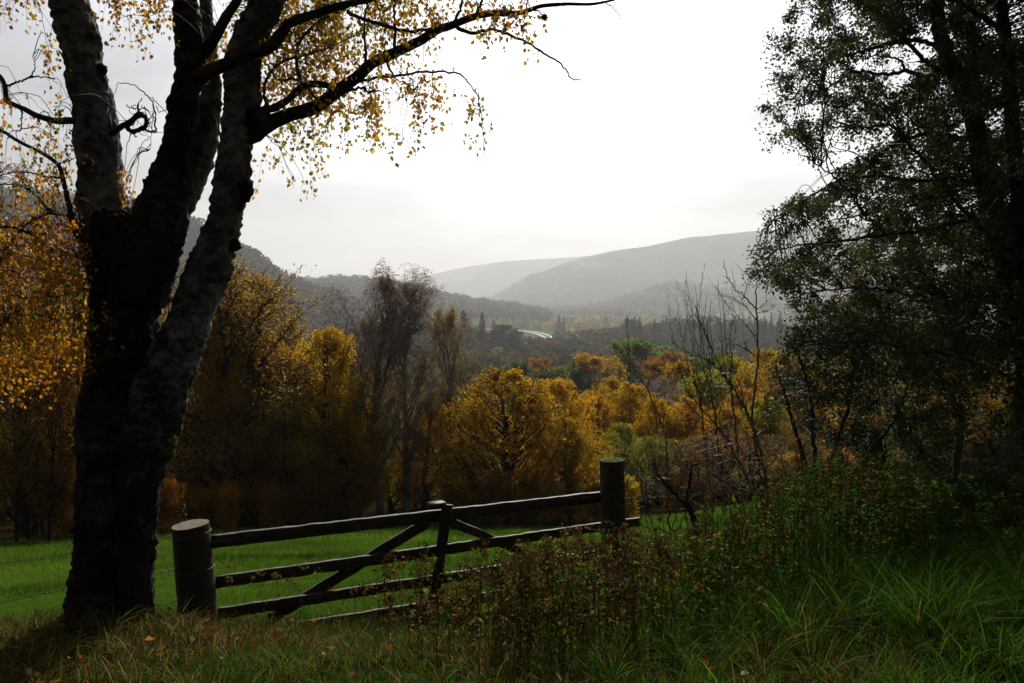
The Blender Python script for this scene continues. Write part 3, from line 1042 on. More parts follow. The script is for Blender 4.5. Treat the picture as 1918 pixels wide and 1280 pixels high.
def grow(seed, height, levels, trunks=1, lean=.06, start=.25, leafn=16, leafsize=.07, leafspread=.14, droop=0.0, crown=None, twig_r=.006, bare=0.0, r0=None, leaf_droop=.4, width=.40, gnarl=.10):
    """levels: list of (children per parent, length ratio, angle deg, up tendency). Returns wood Geo, leaf Geo."""
    rg = np.random.default_rng(seed)
    wood, leaf = Geo(), Geo()
    r0 = r0 or height * .016

    def chain(p, d, L, ra, rb, n, up, gn):
        pts = [p]
        q = p.copy()
        d = unit(d)
        for i in range(n):
            d = unit(d + rg.normal(size=3) * gn + np.array([0, 0, up / n]))
            q = q + d * L / n
            pts.append(q.copy())
        return np.array(pts), np.linspace(ra, rb, n + 1)

    tips = []
    stack = []
    for k in range(trunks):
        a = rg.uniform(0, 2 * math.pi)
        ln = lean * (2.2 if trunks > 1 else 1)
        d = np.array([math.cos(a) * ln, math.sin(a) * ln, 1])
        pts, rad = chain(np.array([math.cos(a) * r0 * (trunks > 1), math.sin(a) * r0 * (trunks > 1), -.3]), d, height * rg.uniform(.86, .95) + .3, r0 * (1 if trunks == 1 else .75), .02, 12, .25, .05)
        tube(wood, pts, rad, 7, cap=False)
        stack.append((pts, rad, 0))
    while stack:
        pts, rad, lv = stack.pop()
        if lv >= len(levels):
            tips.append(pts)
            continue
        cnt, ratio, ang, up = levels[lv]
        L0 = np.linalg.norm(np.diff(pts, axis=0), axis=1).sum()
        s = start if lv == 0 else .22
        for c in range(cnt):
            t = s + (1 - s) * ((c + rg.uniform(.1, .9)) / cnt)
            f = t * (len(pts) - 1)
            i = min(int(f), len(pts) - 2)
            p = pts[i] + (pts[i + 1] - pts[i]) * (f - i)
            d0 = unit(pts[i + 1] - pts[i])
            ax = unit(np.cross(d0, rg.normal(size=3)))
            d = rot_about(d0, ax, R(ang * rg.uniform(.7, 1.3)))
            if lv == 0:
                env = 1.0 if crown is None else crown((t - s) / (1 - s))
                L = height * ratio * env * rg.uniform(.75, 1.15)
            else:
                L = L0 * ratio * rg.uniform(.6, 1.15) * (1.15 - .5 * t)
            last = lv == len(levels) - 1
            ra = max(twig_r, rad[i] * (.55 if lv == 0 else .5))
            ns = 5 if lv == 0 else (4 if not last else 4)
            cp, cr_ = chain(p, d, L, ra, max(twig_r * .5, ra * .25), ns, up if not last else up - droop, gnarl if not last else .12)
            tube(wood, cp, cr_, 5 if lv == 0 else (4 if lv == 1 else 3), cap=False)
            stack.append((cp, cr_, lv + 1))
    LPs, LTs = [], []
    for tpts in tips:
        if rg.uniform() < bare:
            continue
        m = rg.poisson(leafn)
        if m == 0:
            continue
        tt = rg.uniform(.1, 1.0, m) * (len(tpts) - 1)
        i = np.minimum(tt.astype(int), len(tpts) - 2)
        p = tpts[i] + (tpts[i + 1] - tpts[i]) * (tt - i)[:, None]
        p = p + rg.normal(size=(m, 3)) * leafspread
        LPs.append(p)
        LTs.append(rg.normal(size=(m, 3)) + np.array([0, 0, -leaf_droop]))
    if LPs:
        lp_ = np.concatenate(LPs)
        leaves(leaf, lp_, np.concatenate(LTs), leafsize * rg.uniform(.6, 1.3, len(lp_)), width=width)
    return wood, leaf


def flame(t):
    return max(.26, math.sin(math.pi * min(1, .24 + .70 * t)) ** .7)


def dome(t):
    return max(.18, math.sin(math.pi * min(1, .20 + .80 * t)) ** .6) * (1.0 if t < .8 else 1 - (t - .8) * 2.2)


PROTO = {}


def proto(kind, seeds, **kw):
    h = kw['height']
    PROTO[kind] = []
    for sd in seeds:
        w, l = grow(sd, **kw)
        zt = np.concatenate(l.v)[:, 2].max() if l.v else np.concatenate(w.v)[:, 2].max()
        wm = w.mesh(kind + '_wood', True)
        lm = l.mesh(kind + '_leaves') if l.v else None
        xs = np.concatenate(l.v)[:, 0] if l.v else np.concatenate(w.v)[:, 0]
        PROTO[kind].append((wm, lm, max(zt, h * .8), np.percentile(xs, 97) - np.percentile(xs, 3)))


def dome_tree(seed, h=8.0, rmax=2.7, limbs=250, twigs=13, per=15, lsize=.072, zc=.45):
    """A birch whose upswept limbs end on a lumpy dome; twigs droop from them and carry the leaves."""
    rg = np.random.default_rng(seed)
    w, l = Geo(), Geo()
    trunks = []
    for k in range(2):
        a = rg.uniform(0, 6.28)
        t = np.linspace(0, 1, 10)
        top = np.array([math.cos(a) * .5 * k, math.sin(a) * .5 * k, h * (.93 - .12 * k)])
        pts = np.array([0, 0, -.3]) + (top + np.array([0, 0, .3])) * t[:, None] + np.cumsum(rg.normal(size=(10, 3)) * np.array([.05, .05, 0]), axis=0)
        tube(w, pts, np.linspace(.15 - .04 * k, .015, 10), 7, cap=False)
        trunks.append(pts)
    ph = rg.uniform(0, 6.28, 8)
    LPs, LTs = [], []
    for i in range(limbs):
        a = i * 2.39996 + rg.normal() * .3
        zt = rg.uniform(.10, 1.0) ** .85
        z = h * zt
        if zt > zc:
            R_ = math.sqrt(max(0.0, 1 - ((zt - zc) / (1.0 - zc)) ** 2))
        else:
            R_ = .62 + .38 * (zt / zc) ** .7
        lump = 1 + .13 * math.sin(2 * a + ph[0]) + .12 * math.sin(3 * a + 5 * zt + ph[1]) + .10 * math.sin(5 * a - 9 * zt + ph[2])
        f = rg.uniform(.25, 1.0) ** .45
        rad = rmax * R_ * lump * f
        end = np.array([math.cos(a) * rad, math.sin(a) * rad, z * (.97 + .05 * lump * f - .04)])
        tr = trunks[i % 2]
        zs = max(.08 * h, z - rad * rg.uniform(.9, 1.8) - .4)
        st = np.array([np.interp(zs, tr[:, 2], tr[:, 0]), np.interp(zs, tr[:, 2], tr[:, 1]), zs])
        mid = st + (end - st) * .55 + np.array([math.cos(a), math.sin(a), 0]) * rad * .10 - np.array([0, 0, .06 * rad])
        c = smooth_chain([st, mid, end], 8)
        c[1:] += np.cumsum(rg.normal(size=(7, 3)) * .018, axis=0)
        r0 = .014 + .012 * np.linalg.norm(end - st) / 2
        tube(w, c, np.linspace(r0, .006, 8), 4, cap=False)
        n = twigs
        tt = rg.uniform(.30, 1.0, n)
        for q in tt:
            k = q * 7
            k0 = min(int(k), 6)
            p = c[k0] + (c[k0 + 1] - c[k0]) * (k - k0)
            d = unit(unit(c[k0 + 1] - c[k0]) * .5 + rg.normal(size=3) * .55 + np.array([math.cos(a) * .2, math.sin(a) * .2, .25]))
            L = rg.uniform(.22, .58)
            u = np.linspace(0, 1, 5)[:, None]
            tw = p + d * L * u + np.array([0, 0, -1.0]) * (u ** 2 * L * .75)
            tube(w, tw, np.linspace(.007, .004, 5), 3, cap=False)
            m = rg.poisson(per)
            v = rg.uniform(.1, 1.05, m)
            pos = np.stack([np.interp(v, u[:, 0], tw[:, k_]) for k_ in range(3)], -1) + rg.normal(size=(m, 3)) * .055
            LPs.append(pos)
            LTs.append(rg.normal(size=(m, 3)) * .8 + np.array([0, 0, -.6]))
    lp_ = np.concatenate(LPs)
    leaves(l, lp_, np.concatenate(LTs), lsize * rg.uniform(.6, 1.3, len(lp_)))
    return w, l


PROTO['golden'] = []
for sd, kw in [(11, {}), (12, dict(rmax=2.3, zc=.5)), (13, dict(rmax=2.9, zc=.4)), (14, dict(rmax=2.4, zc=.36))]:
    w, l = dome_tree(sd, **kw)
    lv_ = np.concatenate(l.v)
    PROTO['golden'].append((w.mesh('golden_wood', True), l.mesh('golden_leaves'), lv_[:, 2].max(), np.percentile(lv_[:, 0], 97) - np.percentile(lv_[:, 0], 3)))
proto('brown', [21, 22, 23], height=11.0, levels=[(20, .36, 52, .7), (8, .5, 42, .3), (7, .5, 45, .1)], trunks=2, start=.09, leafn=7, leafsize=.080, leafspread=.15, crown=dome, droop=.5, bare=.15, twig_r=.011, r0=.23, gnarl=.16)
proto('bare', [31, 32, 33], height=12.0, levels=[(26, .30, 30, 1.0), (11, .5, 34, .4), (13, .62, 40, .1)], start=.20, leafn=2.4, leafsize=.055, leafspread=.05, crown=dome, droop=1.9, twig_r=.0065, r0=.15, lean=.03, gnarl=.10)
proto('round', [41, 42, 43, 44], height=12.0, levels=[(18, .40, 58, .7), (8, .5, 45, .3), (6, .5, 50, .1)], start=.14, leafn=17, leafsize=.24, leafspread=.30, crown=dome, twig_r=.02, gnarl=.12)
proto('bush', [61, 62, 63], height=3.2, levels=[(14, .5, 50, .6), (7, .55, 42, .3), (5, .5, 45, .1)], trunks=3, start=.03, leafn=6, leafsize=.095, leafspread=.13, crown=lambda t: .5 + .4 * math.sin(math.pi * t), twig_r=.008, r0=.05, gnarl=.13)


def conifer_geo(seed, h=25.0, whorls=26, spread=.20, clump=7):
    rg = np.random.default_rng(seed)
    w, l = Geo(), Geo()
    tube(w, np.array([[0, 0, -1.0], [0, 0, h * .5], [0, 0, h]]), [h * .016, h * .010, .03], 6)
    LP_, LT_, LS_ = [], [], []
    for k in range(whorls):
        t = k / (whorls - 1)
        z = h * (.10 + .89 * t)
        Lb = h * spread * (1 - t) ** .75 * rg.uniform(.7, 1.2) + .25
        nb = int(7 + 4 * (1 - t))
        for j in range(nb):
            a = j * 2 * math.pi / nb + rg.uniform(-.4, .4)
            L_ = Lb * rg.uniform(.6, 1.15)
            tt = rg.uniform(.1, 1, clump) ** .8
            p = np.stack([np.cos(a) * L_ * tt, np.sin(a) * L_ * tt, z - L_ * .32 * tt + L_ * .12 * tt ** 2], -1) + rg.normal(size=(clump, 3)) * .18
            LP_.append(p)
            LT_.append(np.stack([np.cos(a) + rg.normal(size=clump) * .6, np.sin(a) + rg.normal(size=clump) * .6, rg.normal(size=clump) * .3 - .5], -1))
            LS_.append(rg.uniform(.7, 1.5, clump) * (.55 + .55 * (1 - t)))
    leaves(l, np.concatenate(LP_), np.concatenate(LT_), np.concatenate(LS_), width=.32)
    return w, l


PROTO['conifer'] = []
for sd, kw in [(51, {}), (52, dict(spread=.15)), (53, dict(spread=.25, whorls=20))]:
    w, l = conifer_geo(sd, **kw)
    PROTO['conifer'].append((w.mesh('conifer_wood', True), l.mesh('conifer_needles'), 25.0, 8.0))


def join_meshes(wm, lm, name, mats):
    wv = np.empty(len(wm.vertices) * 3, np.float32)
    wm.vertices.foreach_get('co', wv)
    lv = np.empty(len(lm.vertices) * 3, np.float32)
    lm.vertices.foreach_get('co', lv)
    def polys(me):
        n = len(me.loops)
        vi = np.empty(n, np.int32)
        me.loops.foreach_get('vertex_index', vi)
        return vi
    wv, lv = wv.reshape(-1, 3), lv.reshape(-1, 3)
    wl, ll = polys(wm), polys(lm)
    nwq = sum(1 for p in wm.polygons if p.loop_total == 4)
    quads = wl[:nwq * 4].reshape(-1, 4)
    tris = wl[nwq * 4:].reshape(-1, 3)
    me = mesh_from(name, np.concatenate([wv, lv]), np.concatenate([quads, ll.reshape(-1, 4) + len(wv)]), tris)
    mi = np.zeros(len(me.polygons), np.int32)
    mi[len(quads):len(quads) + len(ll) // 4] = 1
    me.polygons.foreach_set('material_index', mi)
    for m in mats:
        me.materials.append(m)
    return me


TRUNKM = {'bush': M_trunk, 'golden': M_trunk, 'brown': M_trunk, 'bare': M_birchfar, 'round': M_trunk, 'conifer': M_trunk}
LEAFM = {'bush': M_foliage, 'golden': M_foliage, 'brown': M_foliage, 'bare': M_foliage, 'round': M_foliage, 'conifer': M_needle}
for k, lst in PROTO.items():
    for (wm, lm, a, b_) in lst:
        wm.materials.append(TRUNKM[k])
        lm.materials.append(LEAFM[k])
JOINED = {k: [join_meshes(wm, lm, k + '_tree', [TRUNKM[k], LEAFM[k]]) for (wm, lm, a, b_) in lst] for k, lst in PROTO.items()}


def place(kind, var, px, top_py, Y, width_px, colour, label, group=None, name=None, parts=True, rotz=None, sink=0.0):
    wm, lm, ht, wd = PROTO[kind][var % len(PROTO[kind])]
    top = P(px, top_py, Y)
    x = top[0]
    z0 = h1(x, Y) - sink
    hgt = top[2] - z0
    if hgt < 1.5:
        return None
    sz = hgt / ht
    sx = sz if width_px is None else (width_px * Y / F) / wd
    nm = name or {'bush': 'undergrowth_bush', 'golden': 'birch_tree', 'brown': 'woodland_tree', 'bare': 'bare_birch_tree', 'round': 'broadleaf_tree', 'conifer': 'conifer_tree'}[kind]
    rz = rng.uniform(0, 6.28) if rotz is None else rotz
    if kind == 'bare':
        vz = np.empty(len(wm.vertices) * 3, np.float32)
        wm.vertices.foreach_get('co', vz)
        vz = vz.reshape(-1, 3)
        tv = vz[vz[:, 2] > .75 * ht].mean(axis=0)
        rz = math.pi / 2 - math.atan2(tv[1], tv[0])
    col4 = (*[float(max(0, c * rng.uniform(.9, 1.1))) for c in colour], 1)
    cat = 'bush' if kind == 'bush' else 'tree'
    if parts:
        o = thing(nm, (x, Y, z0), label, cat, group)
        o.rotation_euler = (0, 0, rz)
        o.scale = (sx, sx, sz)
        a = link('trunk', wm, None, o)
        c = link('crown', lm, None, o)
        c.color = col4
    else:
        o = link(nm, JOINED[kind][var % len(PROTO[kind])])
        o.location = (x, Y, z0)
        o.rotation_euler = (0, 0, rz)
        o.scale = (sx, sx, sz)
        o.color = col4
        o['label'] = label
        o['category'] = cat
        if group:
            o['group'] = group
    return o


GOLD = (.31, .185, .012)
GOLD2 = (.36, .222, .012)
OLIVE = (.22, .20, .022)
BROWN = (.24, .152, .024)
RUST = (.27, .155, .018)
DUN = (.23, .13, .035)
PURP = (.15, .085, .060)
GREEN = (.075, .13, .022)
DGREEN = (.035, .065, .022)
ORANGE = (.34, .185, .013)
FIR = (.020, .036, .020)

ROW = [
    ('brown', 0, 388, 436, 30, 330, BROWN, 'dense brown-leaved tree with a thick trunk just right of the big birch'),
    ('brown', 1, 318, 420, 36, 260, RUST, 'tall rusty tree seen between the stems of the big birch'),
    ('brown', 2, 478, 508, 33, 200, BROWN, 'tall brown tree below the left skyline, next right of the thick-trunked one'),
    ('brown', 0, 560, 562, 36, 150, DUN, 'dull brown tree left of the yellow-topped birch'),
    ('golden', 0, 418, 560, 32, 150, RUST, 'tall rusty domed birch just right of the thick-trunked brown tree'),
    ('golden', 3, 510, 620, 32.5, 130, GOLD2, 'amber domed birch between the rusty one and the yellow-topped birch'),
    ('golden', 0, 612, 606, 33, 150, (.46, .30, .014), 'tall birch with a bright yellow top left of the bare birches'),
    ('golden', 1, 668, 700, 34, 120, OLIVE, 'olive-leaved birch close behind the left bare birch'),
    ('bare', 0, 708, 478, 33, 170, PURP, 'tallest bare birch with fine drooping twigs rising above the skyline'),
    ('bare', 1, 756, 492, 34, 125, PURP, 'second tall bare birch standing close right of the tallest one'),
    ('bare', 2, 830, 556, 36, 90, RUST, 'shorter bare reddish birch between the tall bare birches and the golden birch'),
    ('bare', 1, 672, 570, 37, 90, PURP, 'thin bare birch at the left edge of the bare birch clump'),
    ('brown', 1, 800, 705, 37, 150, RUST, 'low rusty tree at the foot of the bare birches'),
    ('golden', 2, 945, 683, 32.5, 205, GOLD, 'big rounded golden birch standing behind the gate'),
    ('golden', 3, 1066, 776, 31.5, 120, GOLD, 'small golden birch pressed against the right side of the big rounded one'),
    ('golden', 0, 1052, 704, 41, 130, GOLD2, 'domed golden birch showing behind the small one beside the big golden birch'),
    ('golden', 1, 1112, 728, 45, 110, GOLD, 'narrow golden birch directly above the mossy gatepost'),
    ('golden', 3, 1186, 712, 47, 130, GOLD2, 'golden birch with visible branches right of and above the mossy gatepost'),
    ('golden', 2, 1145, 702, 60, 80, ORANGE, 'small orange-topped birch in front of the orange and green broadleaf trees'),
    ('bare', 2, 1242, 705, 48, 110, PURP, 'purplish almost leafless birch among the golden ones'),
    ('golden', 1, 1325, 690, 50, 150, OLIVE, 'yellow-green birch behind the bare saplings'),
    ('golden', 0, 1278, 672, 58, 100, ORANGE, 'orange-tinted birch just right of the green broadleaf tree'),
    ('golden', 3, 1398, 722, 47, 140, RUST, 'rust-gold birch behind the upright bare sapling'),
    ('golden', 2, 1232, 742, 43, 90, GOLD, 'golden birch in front of the purplish leafless one'),
    ('golden', 0, 1166, 790, 38, 84, OLIVE, 'small olive birch immediately right of the mossy gatepost top'),
    ('golden', 3, 1290, 738, 44, 100, GOLD2, 'golden birch behind the thin wavy leafless stem'),
    ('golden', 1, 1362, 752, 42, 100, GOLD, 'golden birch low behind the leaning leafless stem'),
    ('golden', 0, 1440, 742, 44, 110, OLIVE, 'olive-gold birch low behind the upright bare sapling'),
    ('golden', 2, 1505, 716, 46, 110, RUST, 'rusty birch behind the glossy bush'),
    ('golden', 1, 880, 742, 37, 90, GOLD, 'golden birch behind the left shoulder of the big rounded one'),
    ('brown', 0, 1205, 806, 34, 150, OLIVE, 'low dark bushy tree behind the mossy gatepost wires'),
    ('brown', 1, 1300, 812, 35, 160, DUN, 'low brown bushy tree behind the dead forked stump'),
    ('brown', 2, 1395, 800, 33, 150, DUN, 'low brown tree behind the leaning bare saplings'),
    ('brown', 1, 1495, 790, 31, 170, BROWN, 'low brown tree just left of the dark right-hand thicket'),
    ('brown', 2, 865, 800, 34, 130, BROWN, 'low brown tree pressed against the left side of the big golden birch'),
    ('brown', 2, 30, 520, 23, 230, BROWN, 'brown tree at the far left edge of the field behind hanging leaves'),
    ('brown', 0, 112, 560, 21.5, 190, RUST, 'rusty tree at the field edge just left of the big birch trunk'),
    ('brown', 1, -60, 500, 22, 220, BROWN, 'brown tree cut off by the left side of the picture'),
    ('golden', 1, 450, 690, 31, 150, ORANGE, 'low orange-brown birch behind the left end of the gate'),
    ('brown', 1, 545, 700, 31.5, 140, GOLD2, 'rusty birch behind the left half of the gate'),
    ('brown', 0, 735, 800, 36, 120, DUN, 'low dun bush at the foot of the tallest bare birch'),
    ('golden', 1, 640, 770, 31.5, 130, RUST, 'low rusty birch under the yellow-topped birch'),
    ('round', 0, 1122, 655, 175, 78, ORANGE, 'orange broadleaf tree standing left of the big green one'),
    ('round', 1, 1196, 632, 190, 100, GREEN, 'big green broadleaf tree in the middle of the wooded slope'),
    ('round', 2, 1250, 648, 215, 60, (.12, .16, .03), 'smaller light green tree close right of the big green broadleaf tree'),
    ('round', 3, 1012, 690, 170, 62, DGREEN, 'low dark green domed tree above the golden birches'),
    ('golden', 2, 1438, 650, 72, 110, GOLD2, 'tall golden birch just left of the dark leafy right-hand tree'),
    ('golden', 1, 1372, 662, 80, 100, OLIVE, 'olive-yellow birch top behind the upright bare sapling'),
    ('round', 0, 1320, 655, 120, 80, GREEN, 'green-yellow broadleaf tree behind the arching bare saplings'),
    ('golden', 0, 1480, 655, 66, 110, ORANGE, 'orange birch partly hidden by the edge of the right-hand foliage'),
]
for (k, v, px, ty, Y, w, c, lab) in ROW:
    place(k, v, px, ty, Y, w, c, lab)

# nameless neighbours: the crowd behind the first row
env_x = [-150, 0, 150, 300, 480, 560, 640, 720, 860, 940, 1060, 1150, 1230, 1350, 1500, 1700, 2000]
env_y = [520, 540, 560, 530, 570, 610, 660, 690, 745, 770, 745, 740, 725, 700, 690, 660, 640]
CROWD = []


def crowd(o, px, Y, c, what, zone):
    if o is None:
        return
    nm = 'green' if c in (GREEN, DGREEN, FIR) or c[1] > c[0] else ('dun' if c is DUN else 'rust-coloured' if c is RUST else 'brown' if c is BROWN else 'olive' if c is OLIVE else 'orange' if c is ORANGE else 'golden' if c in (GOLD, GOLD2) else 'russet' if c[0] > 1.4 * c[1] else 'olive')
    CROWD.append((zone, nm, what, Y, o))


ANCH = [(60, 'the far left field edge'), (230, 'the big birch trunk'), (350, 'the left gatepost'), (440, 'the thick-trunked brown tree'), (560, 'the left half of the gate'), (650, 'the yellow-topped birch'), (760, 'the tall bare birches'), (860, 'the short reddish bare birch'),
        (1010, 'the big rounded golden birch'), (1100, 'the small golden birch'), (1200, 'the mossy gatepost'), (1300, 'the dead forked stump'), (1390, 'the leaning bare saplings'), (1480, 'the upright bare sapling'), (1600, 'the glossy bush'), (1720, 'the rounded stump'), (1850, 'the leaning dead branch'), (9999, 'the right-hand trunks')]


def anchor(px):
    for a, t_ in ANCH:
        if px < a:
            return t_


for i in range(150):
    px = rng.uniform(-160, 2050)
    Y = math.exp(rng.uniform(math.log(35 if px < 860 else 62), math.log(130)))
    if px < 160 and Y < 24:
        continue
    e = np.interp(px, env_x, env_y)
    ty = e + rng.uniform(0, 70)
    top = P(px, ty, Y)
    hh = top[2] - h1(top[0], Y)
    if hh > 13:
        ty += (hh - rng.uniform(9, 13)) * F / Y
    if hh < 3.5:
        ty -= (rng.uniform(4, 6) - hh) * F / Y
        if ty < e - 10:
            continue
    if px < 860:
        c = [BROWN, RUST, GOLD, ORANGE, OLIVE, GOLD2][rng.integers(6)]
        kd = ['brown', 'golden', 'golden'][rng.integers(3)]
        lab, gr = 'brown-leaved tree in the crowded wood behind the left half of the field', 'brown trees of the wood beyond the field'
        if kd == 'golden':
            lab, gr = 'close-leaved domed birch in the brown wood behind the left half of the field', 'domed birches in the brown wood beyond the field'
    elif px < 1480:
        c = [GOLD, GOLD2, GOLD, OLIVE, ORANGE, OLIVE, RUST, (.12, .15, .02)][rng.integers(8)]
        kd = 'golden'
        lab, gr = 'golden or rust birch crowded among its like on the slope beyond the gate', 'golden birches of the slope beyond the gate'
    else:
        c = [GOLD, RUST, BROWN, DGREEN][rng.integers(4)]
        kd = ['golden', 'brown'][rng.integers(2)]
        lab, gr = 'autumn tree glimpsed through the dark right-hand thicket', 'trees behind the right-hand thicket'
    crowd(place(kd, int(rng.integers(4)), px, ty, Y, None, c, lab, gr, parts=Y < 60), px, Y, c, 'domed birch' if kd == 'golden' else 'spreading tree', 'behind ' + anchor(px))

# undergrowth along the wood edge
UG = []
for i in range(64):
    px = -140 + (1640 + 140) * (i + rng.uniform(-.4, .4)) / 64
    edge_ = 31 - 10 * float(sstep(-.15, -.6, (px - CX) / F)) + rng.uniform(-.3, 2.5)
    if 1180 < px:
        edge_ += 1.5
    x = P(px, 900, edge_)[0]
    hb = rng.uniform(1.1, 2.5) * (.45 if 690 < px < 800 else 1)
    ty = HOR + (EYE - h1(x, edge_) - hb) / edge_ * F
    c = [(.34, .19, .025), (.36, .17, .02), (.28, .15, .03), (.30, .21, .02), (.26, .13, .02)][rng.integers(5)]
    UG.append((px, place('bush', i, px, ty, edge_, None, c, '', 'undergrowth bushes along the wood edge', parts=True)))
UG.sort(key=lambda e: e[0])
# thin dark trunks of the wood edge on the left
for i, (px, Y) in enumerate([(12, 20), (46, 21), (78, 20.5), (128, 22), (-30, 20), (355, 31.5), (470, 33), (520, 32)]):
    place('brown', i, px, 600 + 50 * rng.uniform(), Y, 110, RUST, 'slim dark-trunked tree at the wood edge, ' + ['third', 'fourth', 'fifth', 'sixth', 'second', 'seventh', 'eighth', 'ninth'][i] + ' such tree counting from the left', 'slim dark trees along the wood edge')

# the wooded valley beyond: single trees, smaller with distance
env2x = [600, 700, 780, 850, 900, 980, 1050, 1100, 1160, 1260, 1350, 1480, 1900]
env2y = [600, 640, 640, 652, 650, 658, 662, 655, 650, 640, 638, 636, 632]
VCOL = [DGREEN, (.045, .080, .014), (.16, .12, .018), (.19, .09, .016), (.09, .11, .016), (.24, .16, .02), (.03, .055, .016), (.025, .05, .016)]
cnt = 0
tries = 0
while cnt < 235 and tries < 4000:
    tries += 1
    px = rng.uniform(560, 1620)
    Y = math.exp(rng.uniform(math.log(150), math.log(1000)))
    x = P(px, 600, Y)[0]
    hgt = rng.uniform(7, 15)
    z = h1(x, Y)
    ty = HOR + (EYE - z - hgt) / Y * F
    by = HOR + (EYE - z) / Y * F
    e = np.interp(Y, [150, 250, 400, 1000], [668, 655, 640, 612]) - 14 * (px > 1180)
    if ty < e or ty > 760:
        continue
    if 976 < px < 1030 and ty < 640:
        continue
    con = rng.uniform() < .13
    far = Y > 400
    if con:
        lab, gr, kd, c = ('small dark conifer among the autumn trees of the valley wood', 'small conifers in the valley wood', 'conifer', FIR)
    else:
        c = VCOL[rng.integers(len(VCOL))]
        kd = 'round'
        lab, gr = ('small mixed green and russet tree in the far valley wood below the road', 'small trees of the far valley wood') if far else ('mixed green and russet tree of the valley wood just beyond the golden birches', 'trees of the nearer valley wood')
    zn = 'below ' + ('the left bare birches' if px < 760 else 'the left-hand hill spur' if px < 850 else 'the tall narrow conifer' if px < 930 else 'the broad bushy roadside tree' if px < 975 else 'the curved road' if px < 1040 else 'the distant farmhouse' if px < 1100 else 'the orange broadleaf tree' if px < 1155 else 'the white-roofed shed' if px < 1240 else 'the fir belt' if px < 1340 else 'the hump-backed hill' if px < 1440 else 'the far ridge behind the thicket')
    crowd(place(kd, int(rng.integers(4)), px, ty, Y, None, c, lab, gr, parts=False), px, Y, c, 'small conifer' if con else 'valley tree', zn)
    cnt += 1

ORD = ['nearest', 'second nearest', 'third nearest', 'fourth nearest', 'fifth nearest', 'sixth nearest', 'seventh nearest', 'eighth nearest', 'ninth nearest', 'tenth nearest', 'eleventh nearest', 'twelfth nearest', 'thirteenth nearest', 'fourteenth nearest', 'fifteenth nearest', 'sixteenth nearest']
CROWD.sort(key=lambda e: (e[0], e[1], e[2], e[3]))
ONES = ['', 'first', 'second', 'third', 'fourth', 'fifth', 'sixth', 'seventh', 'eighth', 'ninth', 'tenth', 'eleventh', 'twelfth', 'thirteenth', 'fourteenth', 'fifteenth', 'sixteenth', 'seventeenth', 'eighteenth', 'nineteenth', 'twentieth']


def ordinal(n):
    if n <= 20:
        return ONES[n]
    t_ = {2: 'twenty', 3: 'thirty', 4: 'forty', 5: 'fifty', 6: 'sixty'}[n // 10]
    return t_ + '-' + ONES[n % 10] if n % 10 else {3: 'thirtieth', 4: 'fortieth', 5: 'fiftieth', 6: 'sixtieth'}[n // 10]


for k_, (px_, o_) in enumerate(UG):
    if o_ is not None:
        o_['label'] = ordinal(k_ + 1) + ' low undergrowth bush from the left along the edge of the wood'
last, kk = None, 0
for (zn, nm, what, Y, o) in CROWD:
    kk = kk + 1 if last == (zn, nm, what) else 0
    last = (zn, nm, what)
    o['label'] = '%s %s %s of those %s' % ((ORD[kk] if kk < 16 else ordinal(kk + 1) + ' nearest'), nm, what, zn)

# single conifers and dark trees that stand out round the road
for (kd, v, px, ty, Y, w, c, lab) in [
    ('conifer', 1, 903, 586, 640, 27, FIR, 'tall narrow conifer standing alone left of the curved road'),
    ('conifer', 0, 868, 582, 600, 44, FIR, 'tall broad conifer at the right edge of the bare birches'),
    ('conifer', 2, 925, 602, 650, 24, FIR, 'shorter conifer just right of the tall narrow one'),
    ('round', 1, 943, 606, 660, 30, FIR, 'dark round-headed tree between the conifers and the curved road'),
    ('round', 2, 964, 612, 680, 46, DGREEN, 'broad dark bushy tree touching the left side of the curved road'),
    ('round', 3, 953, 622, 640, 26, DGREEN, 'dark low tree in front of the broad bushy one by the road'),
    ('round', 0, 885, 622, 560, 34, DGREEN, 'dark green tree below the tall narrow conifer'),
    ('conifer', 0, 1047, 591, 1300, 17, FIR, 'dark conifer right of the road among yellow trees'),
    ('conifer', 1, 1056, 594, 1330, 12, FIR, 'narrow dark conifer paired with the one right of the road'),
    ('round', 2, 1136, 589, 1500, 16, (.25, .20, .06), 'pale yellow rounded tree on the valley floor before the far wood'),
    ('round', 0, 1185, 594, 900, 26, FIR, 'tall dark tree left of the white-roofed shed'),
    ('conifer', 1, 1226, 597, 860, 16, FIR, 'dark conifer just right of the white-roofed shed'),
]:
    place(kd, v, px, ty, Y, w, c, lab, parts=True)
FB = []
for i in range(46):
    px = rng.uniform(1170, 1480) if i > 5 else rng.uniform(1165, 1212)
    if 1200 < px < 1222:
        continue
    Y = rng.uniform(760, 960)
    FB.append((px, place('conifer', i, px, rng.uniform(592, 612) - (px - 1170) * .03, Y, rng.uniform(11, 18), FIR, '', 'belt of dark firs across the valley', parts=False)))
FB.sort(key=lambda e: e[0])
for k_, (px_, o_) in enumerate(FB):
    o_['label'] = ordinal(k_ + 1) + ' fir from the left in the dark belt across the valley'
